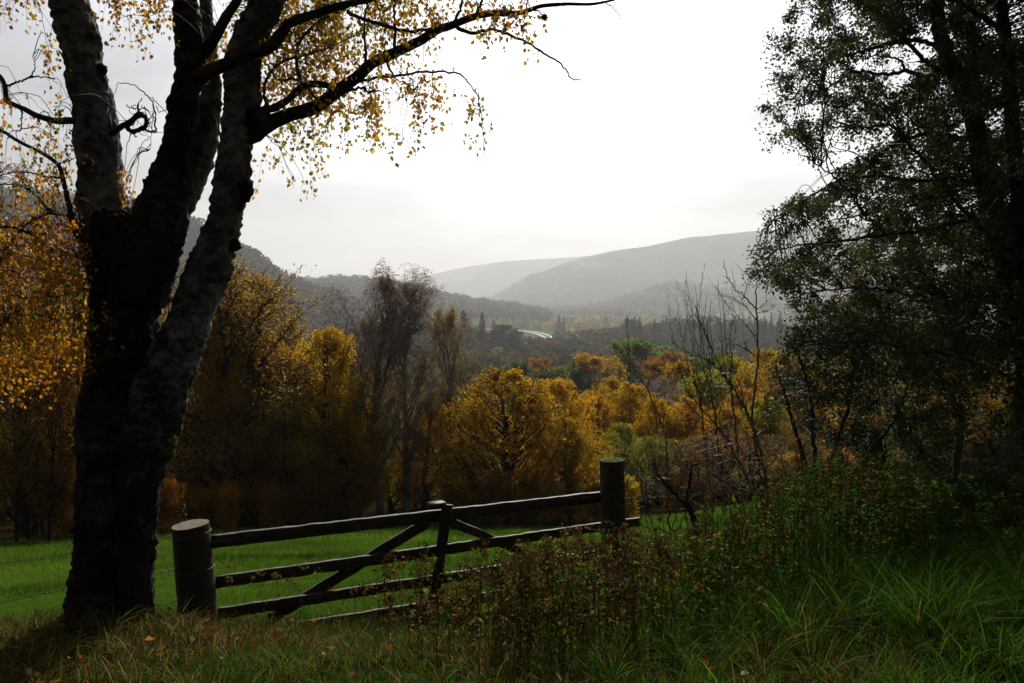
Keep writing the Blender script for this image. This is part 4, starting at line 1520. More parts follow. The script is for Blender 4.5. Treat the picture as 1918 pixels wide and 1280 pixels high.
# yellow scrub round the road
YS = []
for i in range(60):
    Y = rng.uniform(1200, 2100)
    px = rng.uniform(950, 1165)
    x = P(px, 600, Y)[0]
    if np.hypot(ROAD[:, 0] - x, ROAD[:, 1] - Y).min() < 34:
        continue
    hgt = rng.uniform(8, 17)
    ty = HOR + (EYE + 57 - hgt) / Y * F
    if 965 < px < 1035 and Y < 1400:
        continue
    YS.append((px, place('round', i, px, ty, Y, None, [(.40, .34, .07), (.30, .19, .04), (.14, .17, .04), (.44, .32, .06)][rng.integers(4)], '', 'yellowing trees on the valley floor', parts=False)))
YS.sort(key=lambda e: e[0])
for k_, (px_, o_) in enumerate(YS):
    if o_ is not None:
        o_['label'] = ordinal(k_ + 1) + ' small yellowing tree from the left on the valley floor beyond the road'

# a dark car on the near carriageway
ci = 47
cpos, cdir = ROAD[ci], unit(ROAD[ci + 1] - ROAD[ci])
cpos = cpos + np.array([cdir[1], -cdir[0]]) * -6
car = thing('car', (cpos[0], cpos[1], -56.2), 'tiny dark car driving on the curved road', 'car')
car.rotation_euler = (0, 0, math.atan2(cdir[1], cdir[0]))
M_carp = mat_plain('dark_car_paint', (.03, .03, .035), .3, .5, var=.05, scale=1)
M_glassd = mat_plain('dark_window', (.03, .03, .035), .1, .6, var=.1, scale=1)
M_tyre = mat_plain('tyre_rubber', (.02, .02, .02), .8, .2, var=.05, scale=1)


def prism(prof, w):
    g = Geo()
    n = len(prof)
    v = [[p[0], -w / 2, p[1]] for p in prof] + [[p[0], w / 2, p[1]] for p in prof]
    q = [[i, (i + 1) % n, n + (i + 1) % n, n + i] for i in range(n)]
    c1 = len(v)
    v += [[sum(p[0] for p in prof) / n, -w / 2, sum(p[1] for p in prof) / n], [sum(p[0] for p in prof) / n, w / 2, sum(p[1] for p in prof) / n]]
    t = [[c1, (i + 1) % n, i] for i in range(n)] + [[c1 + 1, n + i, n + (i + 1) % n] for i in range(n)]
    g.add(v, q, t)
    return g


link('body', prism([(-2.1, .35), (2.1, .35), (2.15, .7), (1.2, .95), (.5, 1.42), (-1.3, 1.45), (-2.05, .95)], 1.75).mesh('body'), M_carp, car)
link('side_windows', prism([(.95, .98), (.45, 1.34), (-1.2, 1.36), (-1.7, .98)], 1.78).mesh('glass'), M_glassd, car)
for sx in (-1.3, 1.3):
    for sy in (-.8, .8):
        g = Geo()
        tube(g, np.array([[sx, sy - .1, .33], [sx, sy + .1, .33]]), [.33, .33], 14)
        link('wheel', g.mesh('wheel'), M_tyre, car)

# ------------------------------------------------------------------ far woods that read as one mass
def far_forest(name, label, n, az_px, Yr, hr, conif, cols, zmin=-1e9, zmax=1e9, quads=46, dens=None, road_gap=False):
    rg = np.random.default_rng(len(name) + n)
    px = rg.uniform(az_px[0], az_px[1], n * 3)
    Y = np.sqrt(rg.uniform(Yr[0] ** 2, Yr[1] ** 2, n * 3))
    x = (px - CX) / F * Y
    z = H(x, Y)
    ok = (z > zmin) & (z < zmax) & (road_dist(x, Y) > 50)
    if dens is not None:
        ok &= fbm(x, Y, dens, 31.0) > rg.uniform(-.5, .15, len(x))
    if road_gap:
        tp_ = HOR + (EYE - z - hr[1] * .85) / Y * F
        ok &= ~((px > 975) & (px < 1030) & (tp_ < 638) & (Y < 1450))
    x, Y, z = x[ok][:n], Y[ok][:n], z[ok][:n]
    m = len(x)
    h = rg.uniform(hr[0], hr[1], m)
    isc = rg.uniform(size=m) < conif
    k = quads
    t = rg.uniform(0, 1, (m, k))
    a = rg.uniform(0, 2 * math.pi, (m, k))
    rc = .20 * (1 - t) ** .8 + .02
    rb = .42 * np.sqrt(np.clip(1 - (2 * t - .95) ** 2, .03, 1))
    rad = np.where(isc[:, None], rc, rb) * h[:, None] * rg.uniform(.55, 1.05, (m, k))
    pos = np.stack([x[:, None] + np.cos(a) * rad, Y[:, None] + np.sin(a) * rad, z[:, None] + h[:, None] * (.10 + .90 * t)], -1)
    tip = np.stack([np.cos(a) + rg.normal(size=(m, k)) * .4, np.sin(a) + rg.normal(size=(m, k)) * .4, np.where(isc[:, None], -.8, .6) + rg.normal(size=(m, k)) * .5], -1)
    size = np.where(isc[:, None], .16 * (1.25 - t), .24) * h[:, None] * rg.uniform(.7, 1.3, (m, k))
    cc_ = np.array(cols)[rg.integers(0, len(cols), m)]
    cc_ = np.where(isc[:, None], np.array([[.012, .024, .014]]), cc_) * rg.uniform(.75, 1.3, (m, 1))
    g = Geo()
    leaves(g, pos.reshape(-1, 3), tip.reshape(-1, 3), size.ravel(), c=np.repeat(cc_, k, axis=0), width=.42)
    o = link(name, g.mesh(name), M_far)
    o['kind'] = 'stuff'
    o['label'] = label
    o['category'] = 'forest'
    return o


MIXC = [(.035, .055, .016), (.075, .070, .020), (.11, .070, .020), (.028, .046, .016), (.09, .09, .03)]
far_forest('forest', 'dark conifer forest covering the near left hill', 6500, (-250, 700), (700, 1750), (13, 22), .75, MIXC, zmin=-50)
far_forest('forest', 'mixed russet and green wood filling the valley floor this side of the road', 2600, (560, 1700), (380, 1150), (7, 14), .12, [(.035, .060, .012), (.12, .085, .014), (.17, .085, .014), (.025, .045, .012), (.13, .12, .018), (.045, .070, .012), (.022, .040, .012)], quads=70, road_gap=True)
far_forest('forest', 'pale yellow scrub and trees along the valley floor beyond the road', 900, (860, 1300), (1500, 2300), (6, 14), .1, [(.34, .30, .07), (.26, .18, .05), (.14, .16, .04), (.36, .25, .05)], zmax=-50)
far_forest('forest', 'mixed wood at the foot of the left hill', 1500, (380, 900), (500, 1300), (9, 16), .35, MIXC)
far_forest('forest', 'hazy conifer forest on the spur that closes the valley', 4200, (380, 1030), (1700, 2800), (15, 24), .8, MIXC, zmin=-57)
far_forest('forest', 'pale hazy woods on the low hump below the far hill', 3800, (950, 2000), (2300, 4000), (16, 26), .6, MIXC, dens=500)
far_forest('forest', 'wood behind the right-hand thicket across the valley', 2200, (1240, 2200), (650, 2200), (13, 22), .7, MIXC, zmin=-57.5)
far_forest('forest', 'scattered far woods along the base of the highest hill', 3500, (800, 2000), (4000, 5600), (14, 24), .6, MIXC, dens=900, quads=26, zmax=150)

# white-roofed shed and a farmhouse in the valley
def shed(px, py, Y, w, d, h, label, roofc, name='shed'):
    c = P(px, py, Y)
    z0 = h1(c[0], Y)
    o = thing(name, (c[0], Y, z0), label, 'building')
    H0 = 3.6
    g = Geo()
    v = [[sx * w / 2, sy * d / 2, zz] for zz in (-1, H0) for sx, sy in ((-1, -1), (1, -1), (1, 1), (-1, 1))]
    v += [[-w / 2, 0, H0 + h], [w / 2, 0, H0 + h]]
    g.add(v, [[0, 1, 5, 4], [1, 2, 6, 5], [2, 3, 7, 6], [3, 0, 4, 7]], [[4, 7, 8], [6, 5, 9]])
    link('wall', g.mesh('wall'), M_render, o)
    g = Geo()
    e = .5
    for s in (-1, 1):
        vv = []
        for dz in (.0, .25):
            vv += [[-w / 2 - e, s * (d / 2 + e), H0 - e * h / (d / 2) + .05 + dz], [w / 2 + e, s * (d / 2 + e), H0 - e * h / (d / 2) + .05 + dz], [w / 2 + e, 0, H0 + h + .05 + dz], [-w / 2 - e, 0, H0 + h + .05 + dz]]
        g.add(vv, [[0, 1, 2, 3], [4, 5, 6, 7], [0, 1, 5, 4], [1, 2, 6, 5], [3, 0, 4, 7]])
    link('roof', g.mesh('roof'), roofc, o)
    for k in range(3):
        g = Geo()
        x0 = -w * .3 + k * w * .3
        g.add([[x0 - .9, -d / 2 - .05, H0 * .35], [x0 + .9, -d / 2 - .05, H0 * .35], [x0 + .9, -d / 2 - .05, H0 * .35 + 1.5], [x0 - .9, -d / 2 - .05, H0 * .35 + 1.5],
               [x0 - .9, -d / 2 + .1, H0 * .35], [x0 + .9, -d / 2 + .1, H0 * .35], [x0 + .9, -d / 2 + .1, H0 * .35 + 1.5], [x0 - .9, -d / 2 + .1, H0 * .35 + 1.5]],
              [[0, 1, 2, 3], [0, 1, 5, 4], [1, 2, 6, 5], [2, 3, 7, 6], [3, 0, 4, 7]])
        link('window', g.mesh('window'), M_glassd, o)
    return o


M_render = mat_plain('pale_render', (.45, .44, .42), .8, .3, var=.08, scale=1)
M_roofw = mat_plain('wet_metal_roof', (.62, .63, .65), .25, .7, .3, var=.06, scale=1)
M_roofd = mat_plain('slate_roof', (.10, .10, .11), .4, .5, var=.1, scale=1)
M_glassd = mat_plain('dark_window', (.03, .03, .035), .1, .6, var=.1, scale=1)
shed(1211, 608, 1650, 24, 14, 4.5, 'shed with a bright wet roof showing between the dark firs', M_roofw)
shed(1168, 633, 1150, 15, 9, 3.5, 'small pale house half hidden behind the top of the green tree', M_roofd, 'house')
shed(1076, 592, 2500, 40, 14, 5.0, 'distant pale farmhouse among yellow trees on the valley floor', M_roofw, 'farmhouse')

# ------------------------------------------------------------------ big leafy tree on the right
def right_edge(y):
    return np.interp(y, [-200, 0, 70, 100, 130, 190, 250, 300, 340, 375, 400, 440, 490, 530, 560, 640, 700, 760, 800, 840],
                     [1480, 1462, 1428, 1440, 1432, 1408, 1415, 1455, 1500, 1440, 1425, 1412, 1388, 1396, 1452, 1476, 1446, 1456, 1496, 1560])


r_org = P(1925, 1000, 9.0)
r_org[2] = h1(r_org[0], r_org[1])
rt = thing('leafy_tree', tuple(r_org), 'large dark green leafy tree filling the right side of the picture', 'tree')


def rpart(name, g, mat, smooth=False, parent=rt, org=r_org):
    return link(name, g.mesh(name, smooth, origin=org), mat, parent)


RBR = []


def rstem(pts, r0, r1, Y, name='stem', mat=M_barkdark, sides=9, yend=0.0, parent=rt, org=r_org, store=True):
    n = len(pts)
    cc_ = []
    for k, p in enumerate(pts):
        yy = Y + yend * k / (n - 1)
        cc_.append(list(P(p[0], p[1], yy)) + [(r0 + (r1 - r0) * k / (n - 1)) * yy / F])
    s = smooth_chain(np.array(cc_), n * 7)
    s[1:, :3] += rng.normal(size=(len(s) - 1, 3)) * .008
    g = Geo()
    tube(g, s[:, :3], s[:, 3], sides)
    rpart(name, g, mat, True, parent, org)
    if store:
        for q in s[::3, :3]:
            RBR.append(q)


rstem([(1935, 1010), (1925, 900), (1920, 760), (1918, 620), (1914, 520), (1909, 420), (1906, 330), (1897, 230), (1890, 150), (1882, 60), (1872, -20), (1855, -150)], 19, 9, 9.0)
rstem([(1975, 1010), (1960, 850), (1925, 640), (1880, 480), (1848, 360), (1830, 260), (1812, 190), (1785, 130), (1760, 60), (1755, 0), (1740, -90)], 24, 10, 9.6, yend=.3)
rstem([(1950, 900), (1935, 700), (1880, 420), (1838, 300), (1826, 200), (1822, 100), (1815, 0), (1810, -100)], 13, 7, 10.2)
for k, (pts, r0, r1, Y, ye) in enumerate([
    ([(1918, 490), (1870, 450), (1820, 410), (1770, 350), (1720, 290), (1680, 250)], 6, 2, 9.0, -.6),
    ([(1840, 262), (1790, 258), (1740, 252), (1690, 262), (1650, 290), (1610, 330)], 6, 2, 9.6, .4),
    ([(1690, 262), (1680, 240), (1650, 235), (1620, 240), (1590, 235)], 3.5, 1.2, 9.9, 0),
    ([(1765, 95), (1720, 75), (1660, 85), (1620, 95), (1570, 110), (1520, 140)], 5, 1.6, 9.9, .4),
    ([(1760, 150), (1700, 135), (1650, 140), (1600, 135), (1560, 160), (1500, 200)], 4.5, 1.2, 9.8, -.5),
    ([(1700, 135), (1680, 110), (1640, 105), (1600, 115)], 2.5, 1, 9.6, 0),
    ([(1900, 430), (1820, 412), (1740, 430), (1660, 440), (1580, 452), (1500, 460), (1440, 470)], 5, 1.2, 9.0, -.9),
    ([(1660, 440), (1620, 405), (1600, 370), (1560, 330), (1520, 300)], 3, 1, 8.7, 0),
    ([(1912, 580), (1840, 560), (1780, 555), (1700, 548), (1620, 540), (1540, 545), (1480, 560)], 4.5, 1.2, 9.0, -.8),
    ([(1850, 345), (1780, 335), (1720, 340), (1640, 330), (1560, 345), (1500, 380), (1450, 410)], 5, 1.2, 9.7, -.3),
    ([(1795, 150), (1740, 120), (1680, 60), (1620, 10), (1560, -30)], 5, 2, 9.8, .5),
    ([(1880, 60), (1820, 20), (1740, -20), (1640, -60), (1560, -80)], 6, 2, 9.0, -.4),
    ([(1912, 640), (1860, 650), (1800, 662), (1745, 690), (1720, 700)], 4, 1.5, 9.0, -.4),
    ([(1920, 720), (1850, 690), (1780, 665), (1700, 650), (1600, 640), (1500, 640)], 4, 1.2, 9.0, -.9),
    ([(1890, 200), (1850, 190), (1800, 230), (1740, 240), (1700, 225)], 4, 1.4, 9.0, .2),
    ([(1905, 330), (1950, 260), (1990, 180)], 5, 3, 9.0, .4)]):
    rstem(pts, r0, r1, Y, 'branch', M_twig, 6, ye)
RBRA = np.array(RBR)


def clusters(n, fx, fy, accept, Yr, leaf_px, per, rad_px, tex, bra, parent, org, leafmat, name, droop=1.0, twig=True, maxd=2.5, flat=1.0):
    gt, gl = Geo(), Geo()
    LP_, LT_, LS_ = [], [], []
    k = 0
    tr = 0
    while k < n and tr < n * 20:
        tr += 1
        px, py = fx(), fy()
        if not accept(px, py):
            continue
        k += 1
        Y = rng.uniform(*Yr)
        c = P(px, py, Y)
        if twig:
            d = np.linalg.norm(bra - c, axis=1) + np.maximum(0, bra[:, 2] - c[2]) * .5
            q = bra[int(np.argmin(d * rng.uniform(.8, 1.3, len(d))))]
            if np.linalg.norm(q - c) < maxd:
                cc_ = smooth_chain([q, (q + c) / 2 + np.array([0, 0, .10 * np.linalg.norm(q - c)]) + rng.normal(size=3) * .06, c], 9)
                cc_[1:-1] += rng.normal(size=(7, 3)) * .01
                tube(gt, cc_, np.linspace(.008, .0022, 9), 4, cap=False)
        nt = rng.integers(4, 8)
        rr_ = rad_px * Y / F * rng.uniform(.6, 1.4)
        for _ in range(nt):
            dv = unit(rng.normal(size=3) * np.array([1, 1, .6]))
            L = rr_ * rng.uniform(.6, 1.3)
            t = np.linspace(0, 1, 5)
            ln = c + dv * (t * L)[:, None] + np.array([0, 0, -1.0]) * (t ** 2 * L * .8 * droop)[:, None]
            tube(gt, ln, np.linspace(.0022, .0008, 5), 3, cap=False)
            m = max(2, int(per / nt * rng.uniform(.6, 1.4)))
            tt = rng.uniform(.05, 1.05, m)
            pos = np.stack([np.interp(tt, t, ln[:, i]) for i in range(3)], -1) + rng.normal(size=(m, 3)) * rr_ * .22
            LP_.append(pos)
            LT_.append(np.stack([rng.normal(size=m), rng.normal(size=m), rng.normal(size=m) * .6 - .7 * droop], -1))
            LS_.append(rng.uniform(.6, 1.3, m) * leaf_px * Y / F)
    leaves(gl, np.concatenate(LP_), np.concatenate(LT_), np.concatenate(LS_))
    rpart('twigs', gt, M_twig, False, parent, org)
    rpart(name, gl, leafmat, False, parent, org)


HOLES = [(1692, 108, 34), (1620, 112, 18), (1745, 70, 16), (1855, 44, 18), (1668, 232, 15), (1905, 12, 22), (1540, 320, 22), (1500, 318, 34), (1478, 280, 22), (1560, 262, 15), (1610, 268, 15), (1640, 85, 12), (1520, 205, 14), (1480, 340, 22), (1850, 215, 10), (1600, 372, 10), (1590, 430, 14), (1560, 405, 10), (1725, 85, 16), (1490, 50, 12), (1625, 430, 10), (1508, 45, 10)]


def acc(px, py):
    if px < right_edge(py) + 14 + 22 * rng.uniform():
        return False
    for (hx, hy, hr) in HOLES:
        if (px - hx) ** 2 + (py - hy) ** 2 < (hr + 9) ** 2:
            return False
    if fbm(np.array([px]), np.array([py]), 42.0, 77.0)[0] < -.33 and py < 520:
        return False
    return True


clusters(1400, lambda: rng.uniform(1380, 2080), lambda: rng.uniform(-160, 650), acc, (8.2, 11.5), 5.6, 104, 26, None, RBRA, rt, r_org, M_rightleaf, 'foliage')
clusters(520, lambda: rng.uniform(1600, 2080), lambda: rng.uniform(-60, 700), acc, (9.5, 12.5), 7.0, 95, 34, None, RBRA, rt, r_org, M_rightleaf, 'foliage', twig=False)

clusters(300, lambda: rng.uniform(1600, 2080), lambda: rng.uniform(600, 850), lambda px, py: px > 1560 + (py - 600) * .5, (8.0, 10.5), 6.4, 80, 32, None, RBRA, rt, r_org, M_rightleaf, 'foliage', twig=False)
# the crowns go on above the picture and shade the bank
clusters(420, lambda: rng.uniform(1350, 2500), lambda: rng.uniform(-1100, -150), lambda px, py: px > 1380 + (abs(py + 300) * .12), (7.5, 12.0), 15.0, 60, 60, None, RBRA, rt, r_org, M_rightleaf, 'foliage', twig=False)
clusters(330, lambda: rng.uniform(-700, 950), lambda: rng.uniform(-1300, -130), lambda px, py: True, (4.6, 7.0), 15.0, 46, 60, None, BRA, birch, b_org, M_birchleaf, 'foliage', twig=False)

# glossy bush below it
g_org = P(1530, 880, 8.6)
g_org[2] = h1(g_org[0], g_org[1])
gb = thing('glossy_bush', tuple(g_org), 'glossy dark-leaved bush glinting at the lower left edge of the right-hand thicket', 'bush')
RBR = []
for pts in ([(1530, 960), (1525, 860), (1520, 760), (1500, 680), (1480, 640)], [(1540, 960), (1560, 850), (1590, 760), (1600, 690)], [(1535, 950), (1500, 840), (1470, 740), (1455, 700)], [(1545, 955), (1620, 860), (1680, 780), (1700, 720)]):
    rstem(pts, 5, 1.5, 8.6, 'stem', M_twig, 6, 0, gb, g_org)
clusters(120, lambda: rng.uniform(1445, 1640), lambda: rng.uniform(600, 830), lambda px, py: px > right_edge(py) + 6, (8.0, 9.4), 6.0, 62, 30, None, np.array(RBR), gb, g_org, M_glossleaf, 'foliage', droop=.4)

# dark bush on the mound at the far right
m_org = P(1880, 980, 6.8)
m_org[2] = h1(m_org[0], m_org[1])
mb = thing('mound_bush', tuple(m_org), 'dark bush covering the mound at the far right edge of the bank', 'bush')
RBR = []
for pts in ([(1880, 960), (1870, 880), (1850, 820)], [(1900, 960), (1920, 870), (1930, 800)], [(1890, 960), (1960, 880), (1990, 830)], [(1870, 960), (1820, 910), (1800, 880)]):
    rstem(pts, 5, 1.5, 6.8, 'stem', M_twig, 6, 0, mb, m_org)
clusters(190, lambda: rng.uniform(1780, 2080), lambda: rng.uniform(770, 990), lambda px, py: py > 960 - (px - 1770) * 1.2, (6.3, 7.6), 6.5, 70, 40, None, np.array(RBR), mb, m_org, M_rightleaf, 'foliage', droop=.7)

# amber tree behind
a_org = P(1790, 880, 13.5)
a_org[2] = h1(a_org[0], a_org[1])
at = thing('amber_tree', tuple(a_org), 'amber-leaved tree seen dimly behind the big dark right-hand tree', 'tree')
RBR = []
for pts, r0 in (([(1790, 900), (1800, 780), (1795, 690), (1790, 600), (1800, 480), (1810, 400)], 8), ([(1795, 780), (1760, 700), (1730, 640), (1690, 580), (1660, 520)], 5), ([(1798, 740), (1850, 680), (1900, 620), (1940, 560)], 5), ([(1795, 690), (1740, 690), (1680, 700), (1620, 720)], 4), ([(1790, 620), (1750, 560), (1720, 500)], 4)):
    rstem(pts, r0, 1.6, 13.5, 'stem', M_twig, 7, 0, at, a_org)
clusters(330, lambda: rng.uniform(1550, 2080), lambda: rng.uniform(430, 830), lambda px, py: px > right_edge(py) + 70 and fbm(np.array([px]), np.array([py]), 60., 8.)[0] > -.2, (12.5, 15.5), 5.2, 75, 34, None, np.array(RBR), at, a_org, M_amber, 'foliage', droop=.5)

# thin dark understorey stems and a leaning dead branch right
u_org = P(1760, 960, 8.2)
u_org[2] = h1(u_org[0], u_org[1])
us = thing('fallen_branch', tuple(u_org), 'bare dark branch leaning over the shaded grass at the right', 'branch')
for pts in ([(1765, 905), (1745, 880), (1720, 840), (1700, 810), (1690, 780), (1660, 740)], [(1720, 842), (1750, 860), (1790, 880), (1800, 884)], [(1700, 812), (1712, 790), (1716, 760)], [(1765, 905), (1758, 880), (1740, 862)]):
    rstem(pts, 3.2, 1, 8.2, 'stem', M_twig, 6, 0, us, u_org)

# mossy rounded boulder in the thicket
bo = P(1640, 800, 11.0)
bz = h1(bo[0], 11.0)
g = Geo()
nu, nv = 28, 18
vv = []
for b2 in np.linspace(.02, math.pi - .02, nv):
    for a in np.linspace(0, 2 * math.pi, nu, endpoint=False):
        d = Vector((math.sin(b2) * math.cos(a), math.sin(b2) * math.sin(a), math.cos(b2)))
        q = 1 + .18 * mn.noise(d * 1.8 + Vector((3, 1, 0))) + .06 * mn.noise(d * 7)
        vv.append([math.copysign(abs(d.x) ** .8, d.x) * .17 * q, d.y * .17 * q, math.copysign(abs(d.z) ** .7, d.z) * q * (bo[2] - bz) / 2 + (bo[2] - bz) / 2 - .05])
i = np.arange(nv - 1)[:, None] * nu
j = np.arange(nu)[None, :]
j2 = (j + 1) % nu
g.add(vv, np.stack([i + j, i + nu + j, i + nu + j2, i + j2], -1).reshape(-1, 4))
bl = link('mossy_stump', g.mesh('mossy_stump', True), M_barkdark, label='dark rounded stump standing among low foliage in the right-hand thicket', category='stump')
bl.location = (bo[0], 11.0, bz)

# ------------------------------------------------------------------ bare saplings, brambles and the dead stump (middle right)


def shrub(name, label, base_px, Y, chains, seed, side_n=8, side_len=60, cat='sapling', mat=M_redtwig, r_scale=.72, up=.7, group=None):
    org = P(base_px[0], base_px[1], Y)
    org[2] = h1(org[0], Y)
    o = thing(name, tuple(org), label, cat, group)
    rg = np.random.default_rng(seed)
    for (pts, r0, r1) in chains:
        n = len(pts)
        cc_ = np.array([list(P(p[0], p[1], Y + (p[2] if len(p) > 2 else 0))) + [(r0 + (r1 - r0) * k / (n - 1)) * r_scale * Y / F] for k, p in enumerate(pts)])
        s = smooth_chain(cc_, n * 7)
        s[1:, :3] += rg.normal(size=(len(s) - 1, 3)) * .005
        g = Geo()
        tube(g, s[:, :3], s[:, 3], 7)
        m = side_n
        for _ in range(m):
            i = int(rg.uniform(.2, 1) * (len(s) - 2))
            d = unit(s[i + 1, :3] - s[i, :3])
            sd = unit(d * .9 + rg.normal(size=3) * .55 + np.array([0, 0, up * .5]))
            L = side_len * rg.uniform(.3, 1.2) * Y / F
            t = np.linspace(0, 1, 6)[:, None]
            c = s[i, :3] + sd * L * t + np.array([0, 0, 1]) * (L * .25 * up * t ** 2) + np.cumsum(rg.normal(size=(6, 3)) * .006, axis=0)
            tube(g, c, np.linspace(min(s[i, 3] * .6, .006), .0012, 6), 4, cap=False)
            for _2 in range(2):
                j = int(rg.integers(1, 5))
                e = unit(sd + rg.normal(size=3) * .6)
                c2 = c[j] + e * np.linspace(0, L * .4, 4)[:, None] + np.cumsum(rg.normal(size=(4, 3)) * .004, axis=0)
                tube(g, c2, np.linspace(.002, .0008, 4), 3, cap=False)
        link('stem', g.mesh('stem', True, origin=org), mat, o)
    return o


shrub('bare_sapling', 'upright bare sapling with side twigs, tallest of the leafless saplings beside the dark tree', (1430, 985), 8.2, [
    ([(1436, 990), (1426, 900), (1414, 830), (1409, 775), (1414, 725), (1419, 672), (1419, 625), (1417, 578), (1417, 537), (1420, 515)], 4.5, 1.0),
    ([(1416, 669), (1394, 652), (1375, 644), (1350, 628)], 2, .6), ([(1417, 580), (1394, 556), (1375, 541), (1362, 515), (1355, 496)], 2, .5), ([(1417, 600), (1400, 580), (1375, 560), (1340, 552)], 1.6, .5),
    ([(1418, 580), (1432, 568), (1448, 556)], 1.3, .5), ([(1418, 586), (1434, 584), (1450, 576)], 1.2, .5), ([(1419, 640), (1400, 612), (1380, 590), (1350, 555)], 1.6, .5), ([(1394, 556), (1400, 535), (1408, 515)], 1.2, .5)], 1, 5, 34)
shrub('bare_sapling', 'leafless sapling arching up to the left from behind the upright one', (1452, 990), 7.9, [
    ([(1455, 1000), (1440, 930), (1425, 850), (1409, 794), (1375, 730), (1337, 684), (1315, 670), (1290, 662), (1256, 640)], 4.2, .8),
    ([(1337, 684), (1328, 640), (1310, 600), (1306, 565)], 1.8, .5), ([(1375, 730), (1350, 690), (1330, 650), (1312, 610)], 2, .5), ([(1400, 780), (1385, 720), (1370, 680), (1355, 650)], 1.8, .5)], 2, 9, 60)
shrub('bare_sapling', 'thin wavy leafless stem rising above the dead stump', (1252, 990), 7.6, [
    ([(1254, 1000), (1250, 930), (1250, 878), (1248, 828), (1237, 787), (1224, 757), (1212, 728), (1194, 703), (1184, 685), (1178, 655), (1175, 619), (1174, 590)], 2.8, .7), ([(1212, 728), (1216, 712), (1219, 705)], 1.2, .5)], 3, 3, 26)
shrub('bare_sapling', 'leaning leafless stem forked in the middle, between the wavy one and the arching one', (1418, 940), 7.4, [
    ([(1420, 960), (1400, 897), (1375, 850), (1350, 806), (1312, 762), (1287, 731), (1272, 687), (1258, 655)], 3.6, .8), ([(1312, 760), (1318, 735), (1325, 710), (1340, 690)], 1.8, .6), ([(1340, 795), (1310, 780), (1290, 760), (1280, 745)], 1.6, .6),
    ([(1350, 806), (1348, 770), (1352, 740), (1345, 700)], 1.6, .5)], 4, 10, 55)
for k, (bx, fan, Y, lab) in enumerate([
    (1335, [(1284, 509), (1300, 530), (1315, 508), (1332, 560)], 8.6, 'fan of tall thin upright leafless shoots left of the upright bare sapling'),
    (1310, [(1255, 570), (1268, 550), (1280, 545), (1295, 560)], 8.8, 'fan of thin leafless shoots left of the taller fan'),
    (1370, [(1345, 520), (1352, 540), (1365, 570), (1380, 590)], 8.4, 'short fan of thin leafless shoots against the upright bare sapling')]):
    ch = [([(bx + 25 * 1.0, 960), (bx + 12, 850), (bx + 3, 760)], 2.6, 1.8)]
    for (tx, ty) in fan:
        m1 = (bx + (tx - bx) * .35 + rng.normal() * 5, 700)
        ch.append(([(bx + 3, 770), (bx + rng.normal() * 3, 735), m1, (bx + (tx - bx) * .7 + rng.normal() * 6, 620), (tx, ty)], 1.5, .45))
    shrub('bare_shoots', lab, (bx + 20, 960), Y, ch, 20 + k, 5, 46, cat='bare shrub')

shrub('dead_stump', 'dead forked stump with upright arms among the weeds right of the mossy gatepost', (1308, 1010), 6.9, [
    ([(1318, 1060), (1306, 999), (1296, 962), (1284, 940)], 10, 7.5), ([(1288, 950), (1263, 924), (1244, 903), (1231, 887), (1227, 868)], 5.5, 2), ([(1284, 944), (1288, 920), (1293, 899), (1296, 876), (1308, 868)], 6, 2.5), ([(1268, 930), (1240, 905), (1215, 890), (1190, 880), (1175, 884)], 2, .7)],
    5, 5, 30, cat='stump', mat=M_trunk)
shrub('bramble', 'pale arching bramble stem crossing right of the dead stump', (1425, 985), 6.7, [
    ([(1440, 960), (1417, 926), (1379, 916), (1350, 897), (1319, 874), (1298, 853), (1285, 845)], 2.6, .8), ([(1417, 926), (1400, 900), (1385, 870), (1366, 845), (1350, 800)], 2.2, .7)], 6, 5, 34, cat='bramble', mat=M_redtwig)
for k in range(7):
    bx = 1215 + 45 * k + rng.normal() * 12
    Y = rng.uniform(7.0, 8.4)
    shrub('bramble', ordinal(k + 1) + ' tangle of reddish bramble twigs to the right of the mossy gatepost', (bx, 980), Y,
          [([(bx + rng.normal() * 10, 990), (bx + rng.normal() * 16, 920), (bx + rng.normal() * 34, 860), (bx + rng.normal() * 46, 800 + rng.normal() * 22)], 1.8, .5) for _ in range(3)], 40 + k, 8, 50, cat='bramble', group='tangled brambles')

# ------------------------------------------------------------------ grass


def blades(g, x, y, h, w, lean, bend, c, segs=3, zoff=0.0, yaw=None, ripple=0.0):
    n = len(x)
    z = H(x, y) + zoff
    yaw = rng.uniform(0, 2 * math.pi, n) if yaw is None else yaw
    dx, dy = np.cos(yaw), np.sin(yaw)
    fa = rng.uniform(0, 2 * math.pi, n)
    sx, sy = np.cos(fa), np.sin(fa)
    t = np.linspace(0, 1, segs + 1)
    V = []
    for k, tt in enumerate(t):
        out_ = h * (lean * tt + bend * tt ** 2.2)
        up = h * (tt - .45 * np.abs(bend) * tt ** 2.5)
        cx_, cy_, cz = x + dx * out_, y + dy * out_, z + up - .01
        if k < segs:
            ww = w * (1 - .75 * tt ** 1.5) / 2
            V.append(np.stack([cx_ - sx * ww, cy_ - sy * ww, cz], -1))
            V.append(np.stack([cx_ + sx * ww, cy_ + sy * ww, cz], -1))
        else:
            V.append(np.stack([cx_, cy_, cz], -1))
    V = np.stack(V, 1)
    m = V.shape[1]
    b0 = np.arange(n)[:, None] * m
    q = np.concatenate([b0 + np.array([[2 * k, 2 * k + 1, 2 * k + 3, 2 * k + 2]]) for k in range(segs - 1)]) if segs > 1 else None
    tr_ = b0 + np.array([[2 * segs - 2, 2 * segs - 1, 2 * segs]])
    g.add(V.reshape(-1, 3), q, tr_, np.repeat(c, m, axis=0))


def pick(n, cols, p=None):
    a = np.array(cols)
    return a[rng.choice(len(a), n, p=p)] * rng.uniform(.7, 1.3, (n, 1))


